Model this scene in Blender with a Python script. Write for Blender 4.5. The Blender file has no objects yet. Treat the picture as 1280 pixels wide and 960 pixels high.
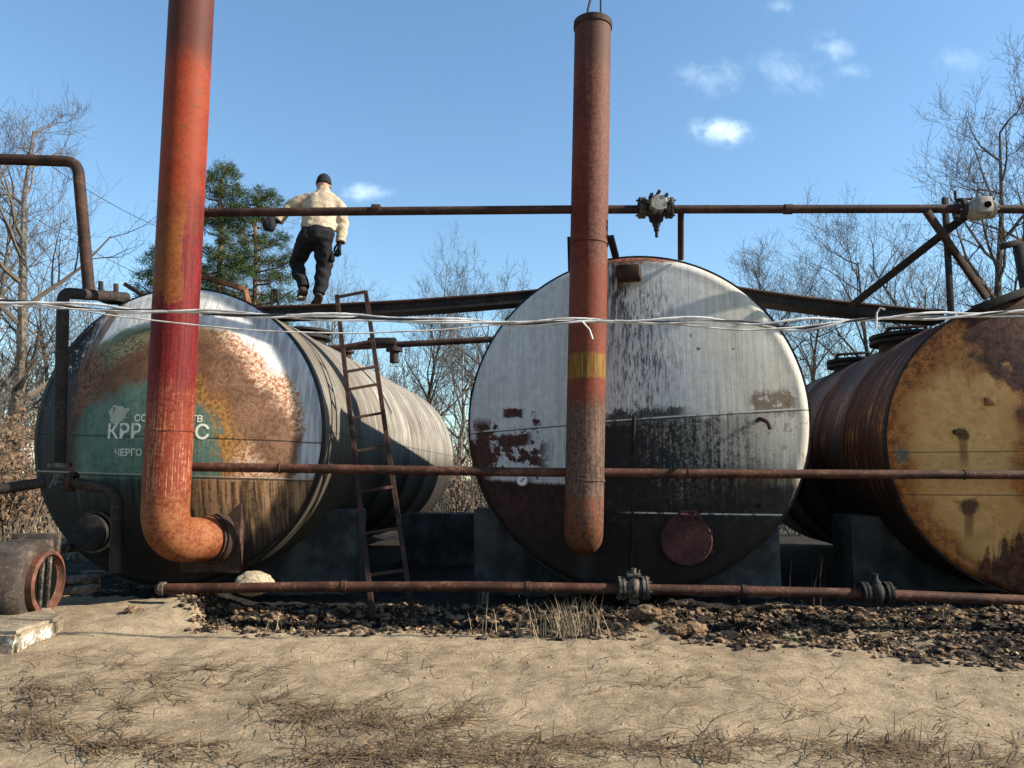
import bpy, bmesh, math, random
import numpy as np
from mathutils import Vector, Matrix, noise as mnoise
sc = bpy.context.scene
rad = math.radians
# ------------------------------------------------------------------ camera
F, CX, CY = 980.0, 640.0, 480.0
PITCH, CAMZ = rad(6.98), 1.6
cd = bpy.data.cameras.new('camera'); cam = bpy.data.objects.new('camera', cd); sc.collection.objects.link(cam)
cd.sensor_width = 36; cd.lens = 36*F/1280; cd.clip_end = 3000; cd.clip_start = .05
cam.location = (0, 0, CAMZ); cam.rotation_euler = (rad(90)+PITCH, 0, 0)
sc.camera = cam
# ------------------------------------------------------------------ light
SUN_EL, SUN_FRONT = 30.0, 9.0      # elevation; degrees in front of the picture plane, from the right
el, fr = rad(SUN_EL), rad(SUN_FRONT)
sdir = Vector((math.cos(el)*math.cos(fr), -math.cos(el)*math.sin(fr), math.sin(el)))
sl = bpy.data.lights.new('sun', 'SUN'); sl.energy = 5.0; sl.angle = rad(.55); sl.color = (1, .91, .76)
so = bpy.data.objects.new('sun', sl); sc.collection.objects.link(so)
so.rotation_euler = sdir.to_track_quat('Z', 'Y').to_euler()
sc.view_settings.view_transform = 'Standard'; sc.view_settings.look = 'None'
sc.view_settings.gamma = 1; sc.view_settings.exposure = 1.3
SKY_STRENGTH = .082

# ------------------------------------------------------------------ node helper
class V:
    def __init__(s, g, k): s.g, s.k = g, k
    def __add__(s, o): return s.g.m('ADD', s, o)
    __radd__ = __add__
    def __sub__(s, o): return s.g.m('SUBTRACT', s, o)
    def __rsub__(s, o): return s.g.m('SUBTRACT', o, s)
    def __mul__(s, o): return s.g.m('MULTIPLY', s, o)
    __rmul__ = __mul__
    def __truediv__(s, o): return s.g.m('DIVIDE', s, o)
class G:
    def __init__(s, tree): s.t = tree; s.n = tree.nodes; s.l = tree.links
    def put(s, sock, v):
        if isinstance(v, V): s.l.new(v.k, sock)
        else:
            if sock.type == 'RGBA' and hasattr(v, '__len__') and len(v) == 3: v = (*v, 1)
            sock.default_value = v
    def m(s, op, a, b=0.0, c=0.0, clamp=False):
        n = s.n.new('ShaderNodeMath'); n.operation = op; n.use_clamp = clamp
        for i, v in enumerate((a, b, c)): s.put(n.inputs[i], v)
        return V(s, n.outputs[0])
    def mul(s, *a):
        r = a[0]
        for x in a[1:]: r = s.m('MULTIPLY', r, x)
        return r
    def mx(s, a, b): return s.m('MAXIMUM', a, b)
    def mn(s, a, b): return s.m('MINIMUM', a, b)
    def ss(s, x, a, b):               # smoothstep a->b (a may exceed b)
        n = s.n.new('ShaderNodeMapRange'); n.interpolation_type = 'SMOOTHSTEP'
        lo, hi, o0, o1 = (a, b, 0., 1.) if a < b else (b, a, 1., 0.)
        s.put(n.inputs[0], x); n.inputs[1].default_value = lo; n.inputs[2].default_value = hi
        n.inputs[3].default_value = o0; n.inputs[4].default_value = o1
        return V(s, n.outputs[0])
    def co(s, which='Object'):
        n = s.n.new('ShaderNodeTexCoord'); return V(s, n.outputs[which])
    def pos(s):
        n = s.n.new('ShaderNodeNewGeometry'); return V(s, n.outputs['Position'])
    def sep(s, v):
        n = s.n.new('ShaderNodeSeparateXYZ'); s.put(n.inputs[0], v); return [V(s, o) for o in n.outputs]
    def comb(s, x, y, z):
        n = s.n.new('ShaderNodeCombineXYZ')
        for i, v in enumerate((x, y, z)): s.put(n.inputs[i], v)
        return V(s, n.outputs[0])
    def scale(s, v, k):
        n = s.n.new('ShaderNodeVectorMath'); n.operation = 'MULTIPLY'; s.put(n.inputs[0], v); n.inputs[1].default_value = k
        return V(s, n.outputs[0])
    def noise(s, v, sc_=5., det=4., ro=.55, dist=0.):
        n = s.n.new('ShaderNodeTexNoise'); s.put(n.inputs['Vector'], v)
        n.inputs['Scale'].default_value = sc_; n.inputs['Detail'].default_value = det
        n.inputs['Roughness'].default_value = ro; n.inputs['Distortion'].default_value = dist
        return V(s, n.outputs[0])
    def vor(s, v, sc_=5., feature='F1', out=0):
        n = s.n.new('ShaderNodeTexVoronoi'); n.feature = feature; s.put(n.inputs['Vector'], v); n.inputs['Scale'].default_value = sc_
        return V(s, n.outputs[out])
    def mix(s, f, a, b):
        n = s.n.new('ShaderNodeMix'); n.data_type = 'RGBA'
        s.put(n.inputs[0], f); s.put(n.inputs[6], a); s.put(n.inputs[7], b)
        return V(s, n.outputs[2])
    def attr(s, name):
        n = s.n.new('ShaderNodeAttribute'); n.attribute_name = name; return V(s, n.outputs['Fac'])
    def rnd(s):
        n = s.n.new('ShaderNodeObjectInfo'); return V(s, n.outputs['Random'])
GAIN = {'red_lead_flue_paint': .45, 'red_brown_flue_paint': .44, 'ochre_head_paint': .98, 'whitewashed_head_paint': .95, 'left_head_paint': .95, 'left_shell_paint': .7, 'right_shell_rust': .95,
    'red_primer_pipe': .42, 'brown_steel': .6, 'orange_rust_steel': .75, 'oil_stained_concrete': .62, 'pine_needles': .6, 'beige_jacket': .85, 'black_trousers': .7, 'dead_oak_leaves': .75, 'black_iron': .7, 'dark_iron': .75, 'grey_bark': .7, 'brown_twigs': .7, 'grey_valve_paint': .75, 'sandy_dirt': .98, 'white_cable_sheath': .95}
def mat(name, fn, rough=.75, metal=0., bump=None, spec=.18):
    mt = bpy.data.materials.new(name); mt.use_nodes = True
    g = G(mt.node_tree); b = mt.node_tree.nodes['Principled BSDF']
    r = fn(g)
    if not isinstance(r, dict): r = {'c': r}
    k_ = GAIN.get(name, 1.)*.82; r['c'] = g.scale(r['c'], (k_, k_, k_)) if isinstance(r['c'], V) else tuple(q*k_ for q in r['c'])
    g.put(b.inputs['Base Color'], r['c']); g.put(b.inputs['Roughness'], r.get('r', rough)); b.inputs['Metallic'].default_value = metal
    b.inputs['Specular IOR Level'].default_value = spec
    if 'a' in r: g.put(b.inputs['Alpha'], r['a'])
    if 'h' in r:
        n = mt.node_tree.nodes.new('ShaderNodeBump'); n.inputs['Strength'].default_value = r.get('s', .6)
        n.inputs['Distance'].default_value = r.get('d', .01); g.put(n.inputs['Height'], r['h'])
        mt.node_tree.links.new(n.outputs[0], b.inputs['Normal'])
    return mt
# ------------------------------------------------------------------ world
w = bpy.data.worlds.new('World'); sc.world = w; w.use_nodes = True
g = G(w.node_tree); bg = w.node_tree.nodes['Background']
sky = w.node_tree.nodes.new('ShaderNodeTexSky'); sky.sky_type = 'NISHITA'; sky.sun_disc = False
sky.sun_elevation = el; sky.sun_rotation = math.atan2(sdir.x, sdir.y)
sky.air_density = 1.2; sky.dust_density = .5; sky.ozone_density = 2.0; sky.altitude = 200
d = g.co('Generated'); dx, dy, dz = g.sep(d)
ys = g.mx(dy, .05); u, v = dx/ys, dz/ys
def dirpx(px, py):
    a, b = (px-CX)/F, (CY-py)/F
    yy = math.cos(PITCH)-b*math.sin(PITCH); zz = math.sin(PITCH)+b*math.cos(PITCH)
    return a/yy, zz/yy
cl = None
uv3 = g.comb(u, v, 0.)
nz = g.noise(uv3, 22, 6, .62, .4); nz2 = g.noise(uv3, 60, 4, .6)
for (px, py, ax, ay, k, th) in [(903, 163, 46, 20, .62, .66), (985, 92, 66, 36, .2, .28), (1195, 75, 50, 22, .16, .3), (455, 241, 40, 13, .35, .5),
                                (978, 8, 22, 16, .3, .4), (865, 92, 40, 18, .15, .3), (1068, 88, 22, 16, .2, .4), (1040, 60, 40, 26, .25, .25), (890, 100, 70, 30, .2, .25)]:
    a, b = dirpx(px, py)
    e = g.m('SQRT', g.m('POWER', g.m('ABSOLUTE', (u-a)*(F/ax)), 2.)+g.m('POWER', g.m('ABSOLUTE', (v-b)*(F/ay)), 2.))
    mk = g.ss((1.-e)*.75+(nz-.5)*2.2+(nz2-.5)*.7+(th-.5)*.5, -.15, 1.15)*g.ss(e, 1.6, .4)*k
    cl = mk if cl is None else g.mx(cl, mk)
cl = cl*g.ss(dy, .1, .3)
col = g.mix(cl*.9, V(g, sky.outputs[0]), (10.5, 10.3, 10.4))
g.put(bg.inputs[0], g.scale(col, (.86, 1.03, 1.10))); bg.inputs[1].default_value = SKY_STRENGTH

# ------------------------------------------------------------------ object helpers
def ray(px, py):
    a, b = (px-CX)/F, (CY-py)/F
    return Vector((a, math.cos(PITCH)-b*math.sin(PITCH), math.sin(PITCH)+b*math.cos(PITCH)))
CAM = Vector((0, 0, CAMZ))
def P(px, py, Y):
    r = ray(px, py); return CAM+r*(Y/r.y)
def tag(o, label=None, cat=None, group=None, kind=None):
    if label: o['label'] = label
    if cat: o['category'] = cat
    if group: o['group'] = group
    if kind: o['kind'] = kind
    return o
def link(name, me, parent=None, loc=(0, 0, 0), rotz=0.):
    o = bpy.data.objects.new(name, me); sc.collection.objects.link(o)
    o.location = loc; o.rotation_euler = (0, 0, rotz)
    if parent: o.parent = parent
    return o
def thing(name, label, cat, loc=(0, 0, 0), rotz=0., group=None):
    return tag(link(name, None, None, loc, rotz), label, cat, group)
class MB:
    """collects raw verts/faces"""
    def __init__(s): s.v = []; s.f = []
    def tube(s, pts, r, n=12, cap=True, jit=0.):
        pts = [Vector(p) for p in pts]; k = len(pts)
        rs = r if hasattr(r, '__len__') else [r]*k
        t0 = (pts[1]-pts[0]).normalized()
        up = Vector((0, 0, 1)) if abs(t0.z) < .9 else Vector((1, 0, 0))
        a = t0.cross(up).normalized(); base = len(s.v)
        for i in range(k):
            if i == 0: t = t0
            elif i == k-1: t = (pts[-1]-pts[-2]).normalized()
            else: t = ((pts[i]-pts[i-1]).normalized()+(pts[i+1]-pts[i]).normalized()).normalized()
            a = (a-t*a.dot(t)).normalized(); b = t.cross(a)
            for j in range(n):
                th = 2*math.pi*j/n
                rr = rs[i]*(1+(random.uniform(-jit, jit) if jit else 0))
                s.v.append(tuple(pts[i]+(a*math.cos(th)+b*math.sin(th))*rr))
        for i in range(k-1):
            for j in range(n):
                j2 = (j+1) % n; A = base+i*n; B = A+n
                s.f.append((A+j, A+j2, B+j2, B+j))
        if cap:
            s.f.append(tuple(base+j for j in reversed(range(n)))); s.f.append(tuple(base+(k-1)*n+j for j in range(n)))
        return s
    def box(s, c, size, M=None, bev=0.):
        c = Vector(c); hx, hy, hz = [q/2 for q in size]
        M = M or Matrix.Identity(3)
        b = len(s.v)
        if bev <= 0:
            for z in (-hz, hz):
                for x, y in ((-hx, -hy), (hx, -hy), (hx, hy), (-hx, hy)): s.v.append(tuple(c+M@Vector((x, y, z))))
            s.f += [tuple(b+i for i in q) for q in ((3, 2, 1, 0), (4, 5, 6, 7), (0, 1, 5, 4), (1, 2, 6, 5), (2, 3, 7, 6), (3, 0, 4, 7))]
        else:
            bm = bmesh.new(); bmesh.ops.create_cube(bm, size=1)
            for q in bm.verts: q.co = Vector((q.co.x*2*hx, q.co.y*2*hy, q.co.z*2*hz))
            bmesh.ops.bevel(bm, geom=bm.edges[:], offset=bev, segments=2, affect='EDGES', profile=.5)
            bm.verts.index_update()
            for q in bm.verts: s.v.append(tuple(c+M@q.co))
            for q in bm.faces: s.f.append(tuple(b+x.index for x in q.verts))
            bm.free()
        return s
    def bar(s, a, b, wd, ht, up=(0, 0, 1), bev=0.):
        a, b = Vector(a), Vector(b); y = (b-a).normalized(); up = Vector(up)
        if abs(y.dot(up)) > .98: up = Vector((0, 1, 0))
        x = y.cross(up).normalized(); z = x.cross(y)
        return s.box((a+b)/2, (wd, (b-a).length, ht), Matrix((x, y, z)).transposed(), bev)
    def lathe(s, prof, c=(0, 0, 0), axis=(0, 0, 1), n=32):
        """prof: (radius, height along axis)"""
        z = Vector(axis).normalized(); up = Vector((0, 0, 1)) if abs(z.z) < .9 else Vector((1, 0, 0))
        x = z.cross(up).normalized(); y = z.cross(x); c = Vector(c); base = len(s.v)
        for r, h in prof:
            for j in range(n):
                th = 2*math.pi*j/n; s.v.append(tuple(c+z*h+(x*math.cos(th)+y*math.sin(th))*max(r, 1e-4)))
        for i in range(len(prof)-1):
            for j in range(n):
                j2 = (j+1) % n; A = base+i*n; B = A+n; s.f.append((A+j, B+j, B+j2, A+j2))
        return s
    def mesh(s, name, m, smooth=True, recalc=True):
        me = bpy.data.meshes.new(name); me.from_pydata(s.v, [], s.f)
        if recalc:
            bm = bmesh.new(); bm.from_mesh(me); bmesh.ops.recalc_face_normals(bm, faces=bm.faces[:]); bm.to_mesh(me); bm.free()
        if smooth:
            me.polygons.foreach_set('use_smooth', [True]*len(me.polygons)); me.set_sharp_from_angle(angle=rad(40))
        if m: me.materials.append(m)
        me.update(); return me
    def build(s, name, m, parent=None, loc=(0, 0, 0), rotz=0., smooth=True, label=None):
        o = link(name, s.mesh(name, m, smooth), parent, loc, rotz)
        if label: o['label'] = label
        return o
def bend(pts, r, n=7):
    """polyline with rounded corners"""
    pts = [Vector(p) for p in pts]; out = [pts[0]]
    for i in range(1, len(pts)-1):
        p = pts[i]; a = (pts[i-1]-p); b = (pts[i+1]-p)
        ra = min(r, a.length*.48, b.length*.48); A = p+a.normalized()*ra; B = p+b.normalized()*ra
        for k in range(n+1):
            t = k/n; out.append(A*(1-t)**2+p*2*t*(1-t)+B*t*t)
    return out+[pts[-1]]
def copy_tree(o, parent=None):
    c = o.copy(); sc.collection.objects.link(c)
    if parent: c.parent = parent
    for ch in list(o.children): copy_tree(ch, c)
    return c
def smooth01(x, a, b):
    t = np.clip((x-a)/(b-a), 0, 1); return t*t*(3-2*t)
random.seed(11); RS = np.random.RandomState(5)

# ------------------------------------------------------------------ materials
def rusty(name, dark, mid, light, sc_=6., bias=.5, rough=.8, streak=0., metal=0.):
    def fn(g):
        p = g.co(); n1 = g.noise(p, sc_, 6, .65); n2 = g.noise(p, sc_*6, 4, .7); n3 = g.noise(p, sc_*.35, 3, .5)
        f = n1*.55+n3*.45
        c = g.mix(g.ss(f, bias-.14, bias+.1), dark, mid)
        c = g.mix(g.ss(n2*.6+n1*.4, .5, .66)*.8, c, light)
        c = g.mix(g.ss(n2, .42, .3)*.6, c, tuple(q*.35 for q in dark))
        return {'c': c, 'h': n2+n1*.5, 'd': .004, 's': .7, 'r': g.m('MULTIPLY_ADD', n1, .3, rough-.2)}
    return mat(name, fn, metal=metal)
M = {}
M['rust_pipe'] = rusty('rusty_pipe_paint', (.05, .025, .018), (.17, .065, .04), (.30, .14, .09), 5)
M['dark_pipe'] = rusty('dark_iron', (.018, .014, .013), (.045, .032, .028), (.10, .07, .055), 5)
M['iron'] = rusty('black_iron', (.012, .011, .011), (.03, .026, .025), (.085, .07, .06), 8)
M['red_pipe'] = rusty('red_primer_pipe', (.06, .028, .02), (.20, .075, .045), (.42, .21, .14), 4)
M['brown_steel'] = rusty('brown_steel', (.03, .018, .015), (.09, .045, .032), (.17, .09, .06), 5)
M['orange_steel'] = rusty('orange_rust_steel', (.10, .04, .02), (.28, .12, .05), (.42, .22, .11), 7)
M['grey_valve'] = rusty('grey_valve_paint', (.16, .14, .12), (.42, .40, .36), (.55, .53, .5), 9, .45)
M['dirty_valve'] = rusty('dirty_valve_iron', (.02, .018, .016), (.13, .105, .085), (.30, .26, .21), 14, .55)
M['hatch'] = rusty('dark_red_hatch', (.03, .012, .011), (.085, .028, .026), (.15, .06, .05), 6)
M['black'] = mat('black_gap', lambda g: (.006, .006, .006), 1., spec=0.)
M['pump'] = rusty('grey_brown_pump_iron', (.025, .02, .017), (.07, .053, .043), (.17, .13, .10), 5)
def concrete_fn(g):
    p = g.co(); n = g.noise(p, 3, 6, .6); n2 = g.noise(p, 30, 5, .7)
    c = g.mix(g.ss(n, .35, .65), (.20, .19, .175), (.38, .355, .32)); c = g.mix(g.ss(n2, .55, .7)*.6, c, (.13, .12, .11))
    return {'c': c, 'h': n2+n, 'd': .012, 's': .8}
M['concrete'] = mat('concrete', concrete_fn, .9)
def yconcrete_fn(g):
    p = g.co(); n = g.noise(p, 3, 6, .6); n2 = g.noise(p, 30, 5, .7); x, y, z = g.sep(p)
    c = g.mix(g.ss(n2*.5+n*.5, .40, .60), (.16, .12, .08), (.36, .29, .21)); c = g.mix(g.ss(n+(n2-.5)*.5, .52, .60)*g.ss(z, .42, .36), c, (.62, .60, .56))
    return {'c': c, 'h': n2+n, 'd': .02, 's': 1.}
M['dirty_concrete'] = mat('dirt_covered_concrete', yconcrete_fn, .95)
def dconcrete_fn(g):
    p = g.co(); n = g.noise(p, 2.5, 6, .6); n2 = g.noise(p, 30, 5, .7)
    c = g.mix(g.ss(n, .35, .65), (.05, .05, .05), (.155, .155, .15)); c = g.mix(g.ss(n2, .55, .7)*.6, c, (.04, .04, .04))
    return {'c': c, 'h': n2+n, 'd': .012, 's': .8}
M['oily_concrete'] = mat('oil_stained_concrete', dconcrete_fn, .9)
def cable_fn(g):
    n = g.noise(g.co(), 4, 4, .6); return g.mix(g.ss(n, .4, .66), (.70, .69, .68), (.34, .32, .31))
M['cable'] = mat('white_cable_sheath', cable_fn, .5)
M['dark_cable'] = mat('dark_cable_sheath', lambda g: (.03, .03, .035), .5)
def tank_common(g, p):
    x, y, z = g.sep(p); return x, y, z
RL, RC, RR = 1.69, 1.93, 1.72

# ---- left head: white crown, rust ring, teal middle, sooty foot
def headL(g):
    p = g.co(); x, y, z = g.sep(p); u, v = x/RL, z/RL
    r = g.m('SQRT', u*u+v*v)
    n1 = g.noise(p, 3, 6, .62); n2 = g.noise(p, 14, 6, .7); n3 = g.noise(p, 45, 4, .7)
    ps = g.comb(x*9., y, z*.7); st = g.noise(ps, 2.2, 5, .62); ps2 = g.comb(x*30., y, z*1.2); st2 = g.noise(ps2, 1.5, 4, .6)
    mot = n2*.6+n3*.4
    gr = g.noise(p, 26, 5, .75); gr2 = g.noise(p, 70, 3, .8)
    rust = g.mix(g.ss(gr*.7+gr2*.3, .44, .55), (.07, .028, .016), (.30, .12, .05))
    brown = g.mix(g.ss(n1*.6+gr*.4, .38, .6), (.10, .046, .025), (.19, .092, .05))
    cream = g.mix(g.ss(gr*.6+gr2*.4, .47, .53), (.34, .115, .04), (.68, .53, .39))
    olive = g.mix(g.ss(gr*.6+gr2*.4, .45, .54), (.09, .05, .025), (.23, .22, .12))
    teal = g.mix(g.ss(n2*.5+st*.5, .36, .62), (.07, .135, .105), (.15, .25, .195))
    white = g.mix(g.ss(st*.6+n2*.4, .40, .60), (.56, .55, .54), (.80, .79, .77))
    c = g.mix(g.ss(r+(n1-.5)*.25, .62, .52), olive, brown)
    c = g.mix(g.ss(u+(n1-.5)*.6, .22, .42)*g.ss(r+(n1-.5)*.4, .46, .58), c, cream)
    c = g.mix(g.ss(u+(n1-.5)*.4, -.35, -.55), c, rust)
    # diagonal plain brown band at upper right
    q = (u-.38)*.75+(v-.35)*.66
    c = g.mix(g.ss(g.m('ABSOLUTE', q+(n1-.5)*.25), .2, .1)*g.ss(u, .05, .2)*.9, c, brown)
    # teal middle
    ur = u+.08; rt = g.m('SQRT', ur*ur*.80+(v+.14)*(v+.14)*1.0)
    tm = g.ss(rt+(n1-.5)*.25+(n2-.5)*.25+(st-.5)*.25, .50, .42)
    ring = g.ss(g.m('ABSOLUTE', rt-.48+(n1-.5)*.25), .14, .02)*g.ss(u, 0., .2)
    c = g.mix(ring*.85, c, g.mix(g.ss(gr, .42, .55), (.16, .08, .025), (.46, .22, .055)))
    c = g.mix(tm, c, teal)
    c = g.mix(tm*g.ss(gr*.6+st*.6, .66, .72)*.7, c, (.20, .10, .05))
    # whitewashed crown
    edge = r+(n1-.5)*.12+(n2-.5)*.10
    wm = g.mx(g.ss(edge, .755, .80)*g.ss(v+(n1-.5)*.15, .33, .45), g.ss(v+(n2-.5)*.1, .66, .72)*g.ss(r, .70, .78))
    c = g.mix(g.ss(r+(n1-.5)*.1, .68, .74)*g.ss(v, .45, .6)*g.ss(u, .25, .1)*.8, c, (.20, .24, .14))
    c = g.mix(wm, c, white)
    c = g.mix(wm*g.ss(st2, .60, .66)*.6, c, (.22, .13, .08))
    rm = g.ss(edge, .87, .91)*g.ss(u, .3, .5)*g.ss(v, -.75, -.35)
    c = g.mix(rm, c, g.mix(g.ss(st, .4, .6), (.30, .31, .33), (.55, .55, .55)))
    # dirty black left limb
    lm = g.ss(u*1.0-v*.10+(n1-.5)*.4+(st-.5)*.25, -.56, -.72)
    c = g.mix(lm*g.ss(n2, .66, .54), c, (.02, .018, .017))
    c = g.mix(g.ss(g.m('ABSOLUTE', u+.56-(v-.55)*.35), .05, .025)*g.ss(v, .2, .5)*.8, c, g.mix(g.ss(st2, .45, .6), (.03, .02, .015), (.28, .10, .04)))
    # lower half: streaked tan/brown, then soot
    low = g.ss(v+(n1-.5)*.1, -.27, -.32)
    strk = g.mix(g.ss(st*.5+st2*.3+gr*.2, .42, .58), (.06, .035, .022), (.36, .21, .11))
    strk = g.mix(g.ss(u, .05, -.12), strk, g.mix(g.ss(st, .4, .6), (.025, .04, .033), (.05, .085, .07)))
    c = g.mix(low, c, strk)
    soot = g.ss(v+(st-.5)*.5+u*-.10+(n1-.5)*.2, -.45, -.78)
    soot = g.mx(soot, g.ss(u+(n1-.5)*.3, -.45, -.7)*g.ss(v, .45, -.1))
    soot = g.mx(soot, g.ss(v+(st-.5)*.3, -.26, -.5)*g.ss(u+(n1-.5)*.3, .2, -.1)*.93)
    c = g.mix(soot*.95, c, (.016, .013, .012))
    # plate seams
    s1 = g.m('ABSOLUTE', v+.035+u*.03); s2 = g.m('ABSOLUTE', v+.285+u*.03)
    seam = g.mx(g.ss(s1, .008, .003), g.ss(s2, .010, .004))
    c = g.mix(seam*.7, c, (.05, .035, .025))
    c = g.mix(g.ss(g.m('ABSOLUTE', v+.274+u*.03), .007, .003)*.6, c, (.5, .47, .4))
    return {'c': c, 'h': mot+gr*.8+st*.5-seam*1.2, 'd': .007, 's': .8, 'r': .62+wm*.15}
M['headL'] = mat('left_head_paint', headL, .65)
# ---- centre head: chalky whitewash with drips, dark skirt
def headC(g):
    p = g.co(); x, y, z = g.sep(p); u, v = x/RC, z/RC
    n1 = g.noise(p, 2.2, 6, .62); n2 = g.noise(p, 11, 6, .7); n3 = g.noise(p, 40, 4, .7)
    st = g.noise(g.comb(x*10., y, z*.5), 2., 5, .62); st2 = g.noise(g.comb(x*38., y, z*.9), 1.4, 4, .6); st3 = g.noise(g.comb(x*16., y, z*2.2), 2.4, 5, .66, .3)
    base = g.mix(g.ss(st*.3+st2*.3+n2*.4, .38, .60), (.46, .455, .45), (.66, .655, .64))
    warm = g.mix(g.ss(st*.3+st2*.3+n1*.2+n2*.2, .38, .60), (.40, .365, .30), (.60, .57, .50))
    c = g.mix(g.ss(u+(n1-.5)*.4, .25, .6), base, warm)
    c = g.mix(g.ss(st2, .60, .68)*.45, c, (.20, .19, .18))
    c = g.mix(g.ss(st2*.6+st*.4, .62, .66)*g.ss(u, 0., .2)*.7, c, (.82, .80, .74))
    # dark drips in the middle, below the stub
    dk = g.ss(g.m('ABSOLUTE', u-.06+(n1-.5)*.2), .34, .02)*g.ss(v, .93, .7)
    gq = g.noise(g.comb(x*3.2, y, z*.55), 13, 6, .78)
    c = g.mix(g.mul(dk, g.ss(st3*.4+gq*.6, .49, .55), .85), c, (.045, .043, .045))
    c = g.mix(g.ss(gq*.7+st2*.3, .60, .66)*.55, c, (.10, .09, .085))
    c = g.mix(g.ss(g.m('ABSOLUTE', u+.06+(st2-.5)*.12), .09, .03)*g.ss(v, .3, .8)*g.ss(st3, .42, .52)*.9, c, (.04, .025, .02))
    # rust at the very top
    c = g.mix(g.ss(v+(n2-.5)*.12, .93, .965)*g.ss(u+(n1-.5)*.3, .45, .2), c, g.mix(g.ss(n2, .4, .6), (.08, .035, .025), (.25, .09, .05)))
    # small rust freckles at right
    vo = g.vor(g.comb(x, 0., z), 6.); c = g.mix(g.mul(g.ss(vo+(n2-.5)*.25, .15, .09), g.ss(u, .25, .45), g.ss(v, .6, .45), g.ss(n1, .46, .52)), c, (.09, .045, .025))
    # rust eaten patches at left along the seam
    sv = v+.0-u*.055
    pat = g.ss(n1*.4+n2*.6+g.ss(g.m('ABSOLUTE', sv+.12+(n2-.5)*.15), .28, .02)*.15, .62, .65)*g.ss(u, -.42, -.55)*g.ss(v, .16, .05)
    pat = g.mx(pat, g.ss(g.m('ABSOLUTE', sv+.075+(n2-.5)*.10), .045, .03)*g.ss(g.m('ABSOLUTE', u+.70+(n1-.5)*.2), .13, .09))
    pat = g.mx(pat, g.ss(g.m('ABSOLUTE', v-.055+(n2-.5)*.06), .035, .022)*g.ss(g.m('ABSOLUTE', u+.70), .075, .05))
    pat = g.mx(pat, g.ss(u+(n2-.5)*.12, -.86, -.9)*g.ss(v, -.08, -.14))
    pat = g.mx(pat, g.ss(g.m('ABSOLUTE', u+.90+(n2-.5)*.14), .06, .035)*g.ss(g.m('ABSOLUTE', v+.17+(n1-.5)*.12), .22, .15))
    c = g.mix(pat, c, g.mix(g.ss(n3, .4, .6), (.035, .014, .012), (.10, .04, .03)))
    # seam grime at centre
    gr = g.ss(g.m('ABSOLUTE', sv-.015+(n2-.5)*.16+(st2-.5)*.06), .05, .02)*g.ss(u, -.2, -.1)*g.ss(u+(n1-.5)*.3, .42, .3)
    c = g.mix(gr*.9, c, (.02, .018, .018))
    rr = g.ss(g.m('ABSOLUTE', sv-.045+(n2-.5)*.14), .09, .05)*g.ss(g.m('ABSOLUTE', u-.80), .16, .1)
    c = g.mix(rr*.8*g.ss(n2, .40, .5), c, (.11, .055, .03))
    # lower plates: streaky grey to black
    low = g.ss(sv+(st2-.5)*.10+(n2-.5)*.12, .0, -.03)
    gr = g.noise(p, 24, 5, .78); lowc = g.mix(g.ss(st*.15+st3*.20+st2*.20+gr*.45+(u-.36)*.24+v*.12, .43, .60), (.020, .019, .020), (.34, .315, .27)); lowc = g.mix(g.ss(n2*.6+gr*.4, .55, .63)*.6, lowc, (.11, .06, .035))
    c = g.mix(low*g.ss(u, -.3, -.2)*g.ss(u-v*.0+(n1-.5)*.2, 1.05, .55), c, lowc)
    c = g.mix(low*g.ss(u, .45, .8)*g.ss(n2, .55, .6)*.5, c, (.16, .10, .06))
    l2 = g.ss(v+.39+u*.055+(st2-.5)*.03, .012, -.012)*g.ss(u, -.2, -.35)
    c = g.mix(l2, c, g.mix(g.ss(n2, .4, .6), (.022, .012, .011), (.055, .022, .02)))
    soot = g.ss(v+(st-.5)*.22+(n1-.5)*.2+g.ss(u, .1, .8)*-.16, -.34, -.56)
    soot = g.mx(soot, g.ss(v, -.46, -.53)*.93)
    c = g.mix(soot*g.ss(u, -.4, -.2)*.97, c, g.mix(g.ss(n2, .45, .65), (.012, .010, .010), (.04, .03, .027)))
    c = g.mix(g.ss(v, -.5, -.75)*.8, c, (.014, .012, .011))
    s2 = g.m('ABSOLUTE', v+.53+u*.01)
    seam = g.mx(g.ss(g.m('ABSOLUTE', sv), .006, .002), g.ss(s2, .006, .002)*g.ss(u, -.1, .1))
    c = g.mix(seam*g.ss(n2, .4, .5), c, (.55, .53, .48))
    c = g.mix(g.ss(g.m('ABSOLUTE', sv+.009), .006, .002)*.8, c, (.03, .025, .02))
    return {'c': c, 'h': st*.5+n3*.3+n2*.4-pat*.4, 'd': .005, 's': .8}
M['headC'] = mat('whitewashed_head_paint', headC, .72)
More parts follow.
